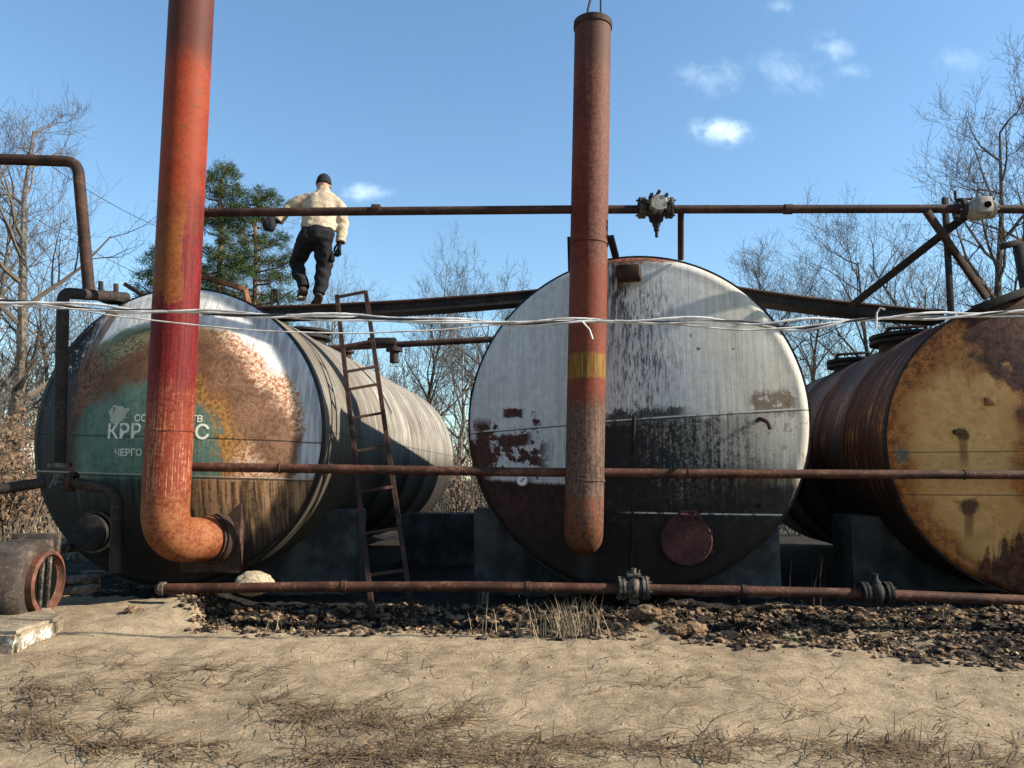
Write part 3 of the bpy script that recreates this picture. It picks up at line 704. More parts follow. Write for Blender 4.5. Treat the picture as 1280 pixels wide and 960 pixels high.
# dark hatches on the right shell
for (px, py, s) in ((1045, 438, 1.), (1110, 412, 1.15)):
    yy = 2.2 if s > 1 else 4.6
    mb = MB().lathe([(.34*s, -.25), (.34*s, .02), (.45*s, .02), (.45*s, .07), (.36*s, .075), (.36*s, .10), (.45*s, .10), (.45*s, .15), (.001, .16)], n=26)
    o = mb.build('top_hatch', M['iron'], TR.root, loc(TR, (-.55, yy, math.sqrt(RR**2-.55**2)-.09)))
    MB().tube([(-.3, .1, .14), (-.3, -.1, .24), (.2, -.15, .26), (.25, 0, .14)], .03, 8).build('hatch_lever', M['brown_steel'], o)
local_bar(TR, P(1222, 385, 8.95), P(1292, 360, 8.95), .22, .09, 'top_angle', M['iron'])
local_bar(TR, P(1252, 308, 9.6), P(1274, 303, 9.6), .10, .07, 'hatch_arm', M['iron'])
local_bar(TR, P(1272, 303, 9.6), P(1284, 372, 9.6), .10, .09, 'hatch_arm', M['iron'])

# ------------------------------------------------------------------ flues
def flue(name, label, pts, r, m, ring_at=(), group='upright flue pipes'):
    base = Vector(pts[-2]); base.z = pts[-2][2]
    root = thing(name, label, 'chimney pipe', (pts[1][0], pts[1][1], 0), 0, group)
    off = Vector((pts[1][0], pts[1][1], 0))
    loc_pts = [Vector(p)-off for p in pts]
    mb = MB().tube(bend(loc_pts, r*1.5, 10), r, 40); mb.build('flue_pipe', m, root)
    for t in ring_at:
        a = loc_pts[0].lerp(loc_pts[1], t); dd = (loc_pts[1]-loc_pts[0]).normalized()
        mb = MB().lathe([(r-.005, -.016), (r+.010, -.010), (r+.010, .010), (r-.005, .016)], a, dd, 40); mb.build('weld_ring', m, root)
    return root, off
FLY = 8.05
tp, bt = P(246, -120, FLY), P(204, 690, FLY)
bt.z = P(204, 668, FLY).z
e1 = W(TL, on_head(TL, 273, 672))
bb = Vector((bt.x, bt.y, e1.z))
fl, off = flue('chimney_pipe', 'tall bright red and orange flue pipe with pale elbow, before the left tank', [tp, bb, e1+Vector((0, .04, 0))], .232, M['flueL'], (.84,))
dd = (e1-bb).normalized()
MB().lathe([(.232, -.12), (.243, -.115), (.243, -.09), (.265, -.085), (.275, -.06), (.275, .0)], e1-off, dd, 40).build('elbow_flange', M['brown_steel'], fl)
FCY = 8.33
tp, bt = P(741, 34, FCY), P(729.5, 672, FCY)
e1 = W(TC, on_head(TC, 733, 668))
fc_, offc = flue('chimney_pipe', 'dark red brown flue pipe with a yellow band, open top, before the middle tank', [tp, bt, Vector((bt.x+.06, e1.y+.05, bt.z))], .205, M['flueC'], (.445, .895))
MB().lathe([(.205, -.02), (.218, -.02), (.218, .05), (.19, .05), (.19, -.3), (.001, -.3)], tp-offc, (tp-bt).normalized(), 40).build('top_rim', M['brown_steel'], fc_)
for k, (a, b) in enumerate((((734, 30), (733, -60)), ((751, 30), (751, -60)))):
    A = P(*a, FCY); B = P(*b, FCY+.1)
    if k == 0: pts = [A, P(735, 12, FCY), P(739, -4, FCY), P(748, -60, FCY)]
    else: pts = [A, B]
    o = MB().tube([p-A for p in pts], .012 if k else .014, 8).build('guy_wire', M['dark_cable'], None, A)
    tag(o, ('straight thin dark wire rising from the right side of the middle flue top', 'curved thin dark wire rising from the left side of the middle flue top')[1-k], 'wire')
# bracket behind the middle flue
br = thing('flue_bracket', 'black V shaped bracket holding the middle flue above the white tank', 'bracket', P(738, 330, 8.5))
o0 = Vector(br.location)
MB().bar(P(713, 296, 8.45)-o0, P(714, 338, 8.6)-o0, .07, .05).build('bracket_arm', M['iron'], br)
MB().bar(P(763, 296, 8.3)-o0, P(770, 322, 8.6)-o0, .07, .05).build('bracket_arm', M['iron'], br)
# ------------------------------------------------------------------ valves
def valve(parent, p, r, L, m, axis=(1, 0, 0), handle='down', fl=2.0):
    """flanged valve on a horizontal x pipe of radius r, centred at p"""
    p = Vector(p)
    root = MB().lathe([(r*1.0, -L/2), (r*1.5, -L*.30), (r*2.1, -L*.1), (r*2.1, L*.1), (r*1.5, L*.30), (r*1.0, L/2)], axis=(1, 0, 0), n=20).build('valve', m, parent, p)
    for s in (-1, 1):
        MB().lathe([(r, s*L/2-.045), (r*fl, s*L/2-.04), (r*fl, s*L/2-.012), (r*.9*fl, s*L/2-.008), (r*fl, s*L/2+.004), (r*fl, s*L/2+.03), (r, s*L/2+.035)], axis=(1, 0, 0), n=22).build('flange', m, root)
        for k in range(6):
            a = 2*math.pi*k/6+.3
            MB().tube([(s*L/2-.065, r*fl*.8*math.cos(a), r*fl*.8*math.sin(a)), (s*L/2+.055, r*fl*.8*math.cos(a), r*fl*.8*math.sin(a))], .011, 6).build('bolt', m, root)
    return root
# overhead pipe
OY = 8.35
a, b = P(236, 267, OY), P(1420, 262, OY)
zc = P(700, 261, OY).z
top = thing('overhead_pipe', 'long dark horizontal pipe high above the tanks with two valves on it', 'pipe', (0, OY, zc))
ends = [P(246, 266, OY), P(700, 262, OY), P(1200, 261, OY), P(1320, 262, OY)]
base = Vector((0, OY, zc))
MB().tube([p-base for p in ends], .047, 16).build('pipe_run', M['brown_steel'], top)
for px in (470, 985): MB().lathe([(.046, -.05), (.056, -.045), (.056, .045), (.046, .05)], P(px, 261.6, OY)-base, (1, 0, 0), 16).build('coupling', M['brown_steel'], top)
vp = P(820, 260, OY)
v1 = valve(top, vp-base, .062, .30, M['dirty_valve'], fl=1.9); v1['label'] = 'dark bolted valve with drop stem'
MB().lathe([(.001, -.19), (.085, -.19), (.10, -.175), (.10, .0)], axis=(0, 1, 0), n=10).build('bonnet', M['grey_valve'], v1)
for k in range(8):
    a = 2*math.pi*k/8; MB().lathe([(.001, -.20), (.022, -.20), (.022, -.1)], (.115*math.cos(a), 0, .115*math.sin(a)), (0, 1, 0), 6).build('bolt', M['iron'], v1)
MB().lathe([(.09, -.06), (.075, -.15), (.045, -.17), (.045, -.20), (.03, -.22), (.03, -.26), (.018, -.27), (.018, -.33), (.001, -.34)], n=14).build('stem', M['iron'], v1)
vp = P(1220, 262, OY)
v2 = valve(top, vp-base, .058, .30, M['grey_valve'], fl=1.75); v2['label'] = 'grey painted valve with crank handle'
MB().box((.02, -.06, .01), (.15, .20, .18), bev=.012).build('bonnet', M['grey_valve'], v2)
MB().lathe([(.07, 0), (.128, .005), (.128, .05), (.07, .055)], (-.20, 0, 0), (1, 0, 0), 22).build('packing_ring', M['iron'], v2)
MB().lathe([(.001, -.18), (.035, -.18), (.035, -.1)], (.03, 0, 0), (0, 1, 0), 14).build('bonnet_nut', M['black'], v2)
MB().tube(bend([(.05, 0, .13), (-.20, 0, .115), (-.215, 0, .115), (-.215, 0, .215)], .01), .014, 8).build('crank_handle', M['iron'], v2)
# supports of the overhead pipe
o = MB().tube([(0, 0, 0), P(851, 258, OY)-P(851, 324, 8.75)], .035, 12).build('pipe_post', M['brown_steel'], None, P(851, 324, 8.75))
tag(o, 'short upright post between the white tank top and the overhead pipe', 'post')
for (a, b, wd, lab) in (((1181, 247), (1189, 396), .06, 'thin upright steel post crossing the two slanted braces at right'),
                        ((1158, 264), (1233, 372), .07, 'brown angle brace slanting down to the right from the overhead pipe'),
                        ((1207, 270), (1062, 384), .085, 'dark steel brace slanting down to the left from the grey valve')):
    Y0, Y1 = OY+.12, 9.3
    if 'upright' in lab: Y0 = Y1 = OY+.22
    if 'left' in lab: Y0, Y1 = OY+.08, 9.6
    if 'brown' in lab: Y0, Y1 = OY-.09, OY+.5
    A, B = P(*a, Y0), P(*b, Y1)
    o = MB().bar(A-B, (0, 0, 0), wd, wd*.8, up=(0, 1, 0), bev=.005).build('steel_brace', M['brown_steel'] if 'brown' in lab else M['iron'], None, B)
    tag(o, lab, 'steel brace')
# middle pipe
MY = 8.41
def mY(px): return 8.27+.16*min(max((px-230)/800, 0), 1)
mid = thing('rust_pipe', 'thin rusty pipe running level across the middle of all three tanks', 'pipe', P(640, 590, MY))
b0 = Vector(mid.location)
MB().tube([P(px, py, mY(px))-b0 for px, py in ((212, 583), (400, 586), (640, 590), (820, 591.5), (1000, 592.5), (1400, 594))], .048, 16).build('pipe_run', M['red_pipe'], mid)
for px, py in ((350, 585.1), (860, 591.7), (1205, 593.2)): MB().lathe([(.047, -.012), (.056, -.006), (.056, .006), (.047, .012)], P(px, py, mY(px))-b0, (1, 0, 0), 16).build('weld_ring', M['brown_steel'], mid)
# bottom pipe
BY = 8.30
low = thing('rust_pipe', 'thicker rusty pipe running level just above the trench, with a bolted valve', 'pipe', P(640, 735, BY))
b0 = Vector(low.location)
MB().tube([P(px, py, BY)-b0 for px, py in ((196, 736), (400, 733.5), (600, 733), (900, 738), (1080, 742), (1200, 747), (1420, 756))], .052, 16).build('pipe_run', M['red_pipe'], low)
for px, py in ((430, 733.4), (660, 734), (930, 738.6)): MB().lathe([(.051, -.03), (.062, -.025), (.062, .025), (.051, .03)], P(px, py, BY)-b0, (1, 0, 0), 16).build('coupling', M['brown_steel'], low)
vp = P(792, 735, BY)
v3 = valve(low, vp-b0, .058, .24, M['dirty_valve'], fl=2.1); v3['label'] = 'bolted valve with square bonnet'
MB().box((0, 0, .13), (.15, .13, .03), bev=.004).build('bonnet', M['dirty_valve'], v3)
MB().lathe([(.06, 0), (.055, .12), (.03, .15), (.03, .20), (.001, .20)], n=12).build('stem', M['dirty_valve'], v3)
for s in (-1, 1): MB().tube([(s*.06, 0, .08), (s*.06, 0, .18)], .010, 6).build('bolt', M['dirty_valve'], v3)
MB().box((0, 0, -.13), (.10, .10, .05), bev=.006).build('drain_plug', M['dirty_valve'], v3)
v4 = valve(low, P(1095, 742, BY)-b0, .058, .24, M['iron'], fl=2.1); v4['label'] = 'black oily valve'
MB().lathe([(.06, 0), (.055, .12), (.03, .15), (.03, .20), (.001, .20)], n=12).build('stem', M['iron'], v4)
MB().lathe([(.052, -.0), (.07, .0), (.07, .05), (.052, .05)], P(200, 736, BY)-b0, (1, 0, 0), 16).build('end_collar', M['dirty_valve'], low)

# ------------------------------------------------------------------ left pipework
LY = 8.25
t = thing('riser_pipe', 'black riser pipe with elbow top and flanged foot, left of the red flue', 'pipe', P(76, 590, LY))
b0 = Vector(t.location)
MB().tube(bend([P(158, 372, 9.1)-b0, P(79, 366, LY)-b0, P(74, 582, LY)-b0], .10), .062, 18).build('pipe_run', M['dark_pipe'], t)
MB().lathe([(.06, -.02), (.115, -.02), (.115, .025), (.06, .025)], P(75, 582, LY)-b0, (0, 0, 1), 22).build('flange', M['dirty_valve'], t)
MB().lathe([(.09, -.11), (.10, -.08), (.06, .0), (.06, .05)], P(75, 598, LY)-b0, (0, 0, 1), 18).build('tee', M['dirty_valve'], t)
MB().lathe([(.06, -.03), (.105, -.03), (.105, .015), (.06, .015)], P(91, 602, LY)-b0, (1, 0, -.1), 20).build('flange', M['brown_steel'], t)
MB().lathe([(.06, -.02), (.14, -.02), (.14, .02), (.06, .02)], P(142, 376, 9.0)-b0, (0, 0, 1), 20).build('flange', M['iron'], t)
MB().box(P(140, 370, 9.05)-b0, (.16, .10, .10), bev=.01).build('flange_clamp', M['iron'], t)
MB().tube([P(126, 366, 9.05)-b0, P(126, 352, 9.05)-b0], .03, 8).build('clamp_bolt', M['iron'], t)
MB().tube([P(145, 368, 9.05)-b0, P(145, 355, 9.05)-b0], .03, 8).build('clamp_bolt', M['brown_steel'], t)
o = MB().tube([p-P(150, 690, LY-.05) for p in bend([P(95, 604, LY-.03), P(147, 612, LY-.05), P(144, 716, LY-.05)], .17)], .058, 18).build('drop_pipe', M['dark_pipe'], None, P(150, 690, LY-.05))
tag(o, 'short black pipe bending down from the riser foot beside the red flue', 'pipe')
o = MB().tube([(0, 0, 0), P(-60, 620, 7.9)-P(56, 603, LY)], .055, 16).build('side_pipe', M['dark_pipe'], None, P(56, 603, LY))
tag(o, 'black pipe leaving the picture at left below the riser flange', 'pipe')
pts = [P(-60, 197, 9.6), P(97, 202, 9.6), P(112, 372, 9.6)]
o = MB().tube([p-pts[-1] for p in bend(pts, .17)], .07, 18).build('vent_pipe', M['brown_steel'], None, pts[-1])
tag(o, 'brown vent pipe rising from the left tank and bending off to the left', 'pipe')
# two dark pipes lying behind the blower
for k, (a, b) in enumerate((((62, 727), (124, 723)), ((66, 741), (124, 734)))):
    A, B = P(*a, 8.2-.1*k), P(*b, 8.25-.1*k)
    o = MB().tube([(0, 0, 0), B-A], .05-.008*k, 12).build('loose_pipe', M['dirty_valve'], None, A)
    tag(o, ('upper', 'lower')[k]+' of two short dark pipes lying beside the round blower housing', 'pipe')
# blower housing (volute with slotted round inlet and square outlet)
bp = P(36, 724, 7.55); bz = GZ(bp.x, bp.y)
bl = thing('blower_housing', 'round rusty blower housing with a slotted inlet, lying on dirt at far left', 'blower', (bp.x, bp.y, bp.z-.44), rad(92)); bl.scale = (1.25, 1.25, 1.25); bl['label'] = 'round rusty blower housing with a slotted inlet, lying on dirt at far left'
b0 = (0, 0, .33)
n = 40; mb = MB()
ring = []
for k in range(n+1):
    a = -math.pi/2+2*math.pi*k/n; rr = .245+.11*(k/n); ring.append((rr*math.cos(a), rr*math.sin(a)))
for y in (-.10, -.07, .22, .25):
    for (x, z) in ring:
        q = .93 if y in (-.10, .25) else 1.
        mb.v.append((x*q, y, z*q+.33))
for i in range(3):
    for k in range(n): mb.f.append((i*(n+1)+k, i*(n+1)+k+1, (i+1)*(n+1)+k+1, (i+1)*(n+1)+k))
for i in (0, 3):
    c = len(mb.v); mb.v.append((0, (-.10, 0, 0, .25)[i], .33))
    for k in range(n): mb.f.append((i*(n+1)+k, i*(n+1)+k+1, c))
mb.build('volute', M['pump'], bl)
MB().lathe([(.23, -.09), (.235, -.15), (.205, -.16), (.20, -.12), (.19, -.105)], b0, (0, 1, 0), 36).build('inlet_ring', M['rust_pipe'], bl)
MB().lathe([(.001, -.108), (.19, -.108)], b0, (0, 1, 0), 36).build('inlet_dark_disc', M['black'], bl)  # flat black disc: darkness inside the inlet put into the colour
for k in range(2):
    xx = -.06+.10*k; hh = math.sqrt(.195**2-xx**2)
    MB().box((xx, -.125, .33), (.028, .02, 2*hh)).build('inlet_slat', M['dirty_valve'], bl)
MB().box((.20, .075, .60), (.05, .36, .16), bev=.008).build('outlet_flange', M['pump'], bl)
MB().box((.12, .075, .57), (.14, .30, .13), bev=.01).build('outlet_duct', M['pump'], bl)
# concrete slab at lower left
def rough_block(name, pts, z0, z1, m, label, cat, grp=None):
    c = Vector((sum(p[0] for p in pts)/len(pts), sum(p[1] for p in pts)/len(pts), z0)); bm = bmesh.new()
    vs = [bm.verts.new((p[0]-c.x, p[1]-c.y, 0)) for p in pts]; f = bm.faces.new(vs)
    ex = bmesh.ops.extrude_face_region(bm, geom=[f]); top_ = [v for v in ex['geom'] if isinstance(v, bmesh.types.BMVert)]
    for v in top_: v.co.z += z1-z0
    bmesh.ops.recalc_face_normals(bm, faces=bm.faces[:])
    bmesh.ops.bevel(bm, geom=bm.edges[:], offset=.03, segments=2, affect='EDGES')
    bmesh.ops.triangulate(bm, faces=bm.faces[:])
    for _ in range(4): bmesh.ops.subdivide_edges(bm, edges=[e for e in bm.edges if e.calc_length() > .09], cuts=1, use_grid_fill=False); bmesh.ops.triangulate(bm, faces=bm.faces[:])
    for v in bm.verts:
        q = v.co+c; v.co += Vector((mnoise.noise(q*7), mnoise.noise(q*7+Vector((5, 0, 0))), mnoise.noise(q*6+Vector((0, 9, 0)))))*.022
    me = bpy.data.meshes.new(name); bm.to_mesh(me); bm.free(); me.materials.append(m)
    me.polygons.foreach_set('use_smooth', [True]*len(me.polygons)); me.set_sharp_from_angle(angle=rad(50))
    return tag(link(name, me, None, c), label, cat, grp)
sz = .41
def on_z(px, py, z):
    r = ray(px, py); return CAM+r*((z-CAMZ)/r.z)
sp = [on_z(-90, 786, sz), on_z(22, 787, sz), on_z(80, 768, sz), on_z(60, 752, sz), on_z(-90, 756, sz)]
rough_block('concrete_slab', [(p.x, p.y) for p in sp], -.05, sz-.01, M['dirty_concrete'], 'broken pale concrete slab at the lower left edge', 'concrete slab')
# rocks
def rock(p, s, m, label, seed=0, grp=None, name='rock', rg_=1.):
    bm = bmesh.new(); bmesh.ops.create_icosphere(bm, subdivisions=5, radius=1.)
    for v in bm.verts:
        q = v.co.copy(); k = 1+rg_*.38*mnoise.noise(q*1.3+Vector((seed, 0, 0)))+rg_*.26*mnoise.noise(q*3.2+Vector((0, seed, 0)))+rg_*(.13*mnoise.noise(q*8)+.06*mnoise.noise(q*19))
        v.co = Vector((q.x*s[0], q.y*s[1], q.z*s[2]))*k
    me = bpy.data.meshes.new(name); bm.to_mesh(me); bm.free(); me.materials.append(m); me.polygons.foreach_set('use_smooth', [True]*len(me.polygons))
    return tag(link(name, me, None, p), label, 'rock' if name == 'rock' else name.replace('_', ' '), grp)
p = P(22, 572, 17.); rock(p, (.55, .4, .35), M['concrete'], 'whitish boulder in the brush behind the left tank', 3)
p = P(318, 726, 8.5); rock((p.x, p.y, p.z-.03), (.20, .2, .13), M['sand'], 'small heap of pale sand below the left tank beside the flue plate', 6, name='sand_pile', rg_=.25)
p = P(150, 770, 7.7)
rock((p.x+.12, p.y, p.z), (.11, .1, .08), M['earth'], 'small brown stone right of the concrete slab', 8)
for k, (px, py, s, Yr) in enumerate(((786, 788, .14, 7.2), (815, 779, .17, 7.3), (862, 779, .15, 7.25), (893, 786, .16, 7.15), (925, 789, .13, 7.05), (955, 797, .12, 6.9), (845, 793, .10, 7.1), (506, 770, .14, 7.85))):
    p = P(px, py, Yr); rock((p.x, p.y, GZ(p.x, p.y)+s*.15), (s*1.1, s*.8, s*.5), M['earth'],
        ['brown earth clod at the left end of the dug heap', 'tall brown earth clod below the bolted valve', 'brown earth clod in the middle of the dug heap', 'reddish earth clod right of the middle of the heap', 'earth clod near the right end of the dug heap',
         'rightmost small earth clod beside the weeds', 'small flat earth clod in front of the dug heap', 'brown earth clod beside the ladder foot'][k], 20+k, 'dug earth clods at the trench edge')

# ------------------------------------------------------------------ walkway beams
def beam(name, pts, wd, ht, m, label):
    o = Vector(pts[0]); mb = MB()
    pts = [Vector(p)-o for p in pts]
    n = len(pts)
    for i, p in enumerate(pts):
        for (y, z) in ((-wd/2, 0), (wd/2, 0), (wd/2, -ht), (-wd/2, -ht)): mb.v.append((p.x, p.y+y, p.z+z))
    for i in range(n-1):
        for j in range(4): mb.f.append((i*4+j, i*4+(j+1) % 4, i*4+4+(j+1) % 4, i*4+4+j))
    mb.f += [(0, 1, 2, 3), tuple(range((n-1)*4, n*4))]
    return mb, o
BYY = 9.9
def pl(x0, y0, x1, y1, sag, n=14, Y0=BYY, Y1=BYY):
    return [P(x0+(x1-x0)*k/n, y0+(y1-y0)*k/n+sag*4*(k/n)*(1-k/n), Y0+(Y1-Y0)*k/n) for k in range(n+1)]
for (pts, lab) in ((pl(300, 387, 690, 364, 4), 'dark sagging steel walkway with a man on it, left of the white tank'),
                   (pl(915, 362, 1172, 391, 3), 'dark rust flecked steel walkway from the white tank to the ochre tank')):
    mb, o = beam('walkway', pts, .30, .145, None, '')
    r_ = thing('walkway', lab, 'walkway', o, 0, 'steel walkways between the tanks')
    mb.build('channel', M['iron'], r_, smooth=False)
    q = [Vector(p)-o+Vector((0, -.16, -.012)) for p in pts]
    MB().tube(q, .022, 6).build('edge_flange', M['brown_steel'], r_)
# ladder
la, lb = (P(466, 772, 8.35), P(421, 369, 9.66)); ra, rb = (P(516, 772, 8.55), P(457, 364, 9.66))
ld = thing('ladder', 'rusty steel ladder leaning from the trench to the walkway, beside the left tank', 'ladder', (la+ra)/2)
b0 = Vector(ld.location)
MB().bar(la-b0, lb-b0, .05, .035, up=(0, 1, 0)).build('rail', M['brown_steel'], ld)
MB().bar(ra-b0, rb-b0, .05, .035, up=(0, 1, 0)).build('rail', M['brown_steel'], ld)
for yy in (369.5, 431, 463, 485, 521, 562, 613, 665, 717):
    t1 = (772-yy)/(772-369)
    # parameter along the rail by image height
    def at(a, b, y):
        lo, hi = 0., 1.
        for _ in range(30):
            m_ = (lo+hi)/2; q = a.lerp(b, m_); dd = q-CAM
            z_ = dd.z*math.cos(PITCH)-dd.y*math.sin(PITCH); y_ = dd.y*math.cos(PITCH)+dd.z*math.sin(PITCH)
            if CY-F*z_/y_ > y: lo = m_
            else: hi = m_
        return a.lerp(b, lo)
    A, B = at(la, lb, yy+2), at(ra, rb, yy-5)
    MB().bar(A-b0, B-b0, .04, .03).build('rung', M['brown_steel'], ld)
# pipe behind the ladder
A, B = P(398, 436, 12.2), P(640, 423, 12.2)
t = thing('rear_pipe', 'thin rusty pipe between the left and white tanks behind the ladder', 'pipe', A)
MB().tube([(0, 0, 0), B-A], .05, 12).build('pipe_run', M['brown_steel'], t)
q = P(493, 430, 12.2)-A
MB().lathe([(.07, -.30), (.07, -.12), (.13, -.12), (.13, -.06), (.06, -.05), (.06, 0)], q, (0, 0, 1), 14).build('tee', M['dark_pipe'], t)
MB().box(P(478, 427, 12.2)-A, (.45, .16, .11), bev=.02).build('clamp', M['dark_pipe'], t)

# ------------------------------------------------------------------ cables
CYY = 6.35
path = [(-120, 366), (0, 376), (60, 379), (140, 386), (240, 391), (310, 392), (400, 396), (470, 395), (560, 402), (660, 403), (760, 401), (850, 400), (930, 404), (1010, 406), (1095, 398), (1180, 394), (1290, 389), (1400, 384)]
cb = thing('cable_bundle', 'twisted white cables strung across the picture in front of tanks and flues', 'cable', P(640, 402, CYY))
b0 = Vector(cb.location)
def cat(pts, n=200):
    xs_ = np.array([p[0] for p in pts], float); ys_ = np.array([p[1] for p in pts], float)
    q = np.linspace(xs_[0], xs_[-1], n)
    y = np.interp(q, xs_, ys_)
    k = np.ones(9)/9; yp = np.pad(y, 4, mode='edge'); return q, np.convolve(yp, k, 'valid')
qx, qy = cat(path, 260)
for s, (amp, ph, wl, r, mm, dyy) in enumerate(((3.8, .0, 150, .0105, 'cable', -2.5), (3.8, 2.4, 170, .0105, 'cable', 3), (3.0, 4.0, 180, .009, 'dark_cable', 1), (5, 1., 420, .008, 'cable', 4))):
    # strands fan out right of the middle tank
    pts = []
    for x, y in zip(qx, qy):
        spread = 1+1.0*max(0, math.sin((x-850)/250*math.pi)) if 850 < x < 1100 else 1.
        yy = y+dyy*.6*spread+amp*.6*spread*math.sin(2*math.pi*x/wl+ph)+random.uniform(-.25, .25)
        pts.append(P(x, yy, CYY+.02*math.sin(2*math.pi*x/wl+ph+1.5))-b0)
    MB().tube(pts, r, 8).build('strand', M[mm], cb)
pts = [P(728, 402, CYY-.02)-b0, P(737, 412, CYY-.02)-b0, P(741, 424, CYY-.02)-b0]
MB().tube(pts, .007, 6).build('loose_end', M['cable'], cb)
pts = [P(1106, 387, CYY-.02)-b0, P(1100, 385, CYY-.02)-b0, P(1096, 391, CYY-.02)-b0, P(1095, 410, CYY-.02)-b0]
MB().tube(pts, .008, 6).build('hook', M['cable'], cb)
pts = [(-100, 372), (60, 381), (135, 394), (240, 406), (330, 414), (440, 417), (560, 412), (640, 404), (720, 400)]
qx, qy = cat(pts, 120); A = P(440, 417, CYY+.1)
o = MB().tube([P(x, y, CYY+.1)-A for x, y in zip(qx, qy)], .0065, 6).build('thin_cable', M['cable'], None, A)
tag(o, 'single thin white cable sagging below the twisted bundle at left', 'cable')
for k, (a, b) in enumerate((((-20, 232), (260, 378)), ((60, 205), (260, 305)), ((-20, 290), (230, 395)), ((-20, 312), (230, 405)))):
    A, B = P(*a, 26.), P(*b, 34.)
    pts = [A.lerp(B, t_/12)-A-Vector((0, 0, .35*4*(t_/12)*(1-t_/12))) for t_ in range(13)]
    o = MB().tube(pts, .012, 5).build('power_line', M['dark_cable'], None, A)
    tag(o, 'thin dark power line slanting across the sky behind the vent pipe', 'power line', 'power lines in the sky at left')

# ------------------------------------------------------------------ person
def skin(name, verts, edges, radii, m, parent, sub=2, root=0):
    me = bpy.data.meshes.new(name); me.from_pydata([tuple(v) for v in verts], edges, [])
    o = bpy.data.objects.new(name, me); sc.collection.objects.link(o)
    sm = o.modifiers.new('s', 'SKIN'); sm.use_smooth_shade = True; sm.branch_smoothing = .6
    for i, r in enumerate(radii):
        me.skin_vertices[0].data[i].radius = r if hasattr(r, '__len__') else (r, r)
    for i in range(len(verts)): me.skin_vertices[0].data[i].use_root = (i == root)
    ss = o.modifiers.new('u', 'SUBSURF'); ss.levels = sub; ss.render_levels = sub
    bpy.context.view_layer.update()
    nm = bpy.data.meshes.new_from_object(o.evaluated_get(bpy.context.evaluated_depsgraph_get()))
    bpy.data.objects.remove(o); bpy.data.meshes.remove(me)
    nm.name = name; nm.materials.clear(); nm.materials.append(m)
    nm.polygons.foreach_set('use_smooth', [True]*len(nm.polygons))
    return link(name, nm, parent)
PY = 9.88
foot = P(393, 386, PY)
person = thing('person', 'man in beige jacket, black trousers and black knit cap walking on the steel walkway', 'person', foot)
def Q(px, py, dy=0.): return P(px, py, PY+dy)-foot
chest = Q(402, 258, .16); waist = Q(396, 285, .02); neck = Q(404, 241, .25); pelv = Q(393, 294, .0)
shL, shR = Q(383, 246, .18), Q(421, 250, .16)
elL, wrL = Q(361, 259, .16), Q(349, 275, .10); haL = Q(341, 282, .07)
elR, wrR = Q(429, 279, .10), Q(426, 301, .04); haR = Q(423, 312, .02)
hiL, hiR = Q(383, 301, 0), Q(402, 301, 0)
knL, anL = Q(371, 330, .20), Q(380, 362, .02); toL = Q(374, 375, .16)
knR, anR = Q(405, 334, .10), Q(399, 369, 0); toR = Q(392, 384, .20)
hd = Q(404.5, 231.5, .30)
# body (one mesh under the clothes)
bv = [pelv, waist, chest, neck, hd, shL, elL, wrL, shR, elR, wrR, hiL, knL, anL, hiR, knR, anR]
be = [(0, 1), (1, 2), (2, 3), (3, 4), (2, 5), (5, 6), (6, 7), (2, 8), (8, 9), (9, 10), (0, 11), (11, 12), (12, 13), (0, 14), (14, 15), (15, 16)]
br_ = [.10, .10, .10, .05, .08, .045, .035, .028, .045, .035, .028, .07, .05, .04, .07, .05, .04]
skin('body', bv, be, br_, M['skin'], person)
# head with face (turned away) and ears
hb = MB(); bm = bmesh.new(); bmesh.ops.create_icosphere(bm, subdivisions=4, radius=1)
for v in bm.verts:
    q = v.co.copy(); x, y, z = q
    s = Vector((x*.077, y*.098, z*.118))
    if z < -.2: s.x *= 1+.30*(z+.2); s.y *= 1+.12*(z+.2)
    if y > .75 and abs(x) < .22 and -.35 < z < .12: s.y += .024*(1-abs(x)/.22)*(1-abs(z+.18)/.3 if abs(z+.18) < .3 else 0)
    if y > .7 and .02 < z < .2 and .2 < abs(x) < .6: s.y -= .008
    if y > .7 and -.58 < z < -.5 and abs(x) < .35: s.y -= .006
    v.co = s
me = bpy.data.meshes.new('head'); bm.to_mesh(me); bm.free(); me.materials.append(M['skin']); me.polygons.foreach_set('use_smooth', [True]*len(me.polygons))
ho = link('face', me, person, hd+Vector((0, .01, .015))); ho.rotation_euler = (rad(-28), 0, rad(8)); ho.scale = (1.1, 1.1, 1.08)
for s in (-1, 1):
    MB().lathe([(.001, -.012), (.02, -.01), (.028, 0), (.02, .008), (.001, .008)], (s*.079, 0, -.01), (s, -.3, 0), 14).build('ear', M['skin'], ho)
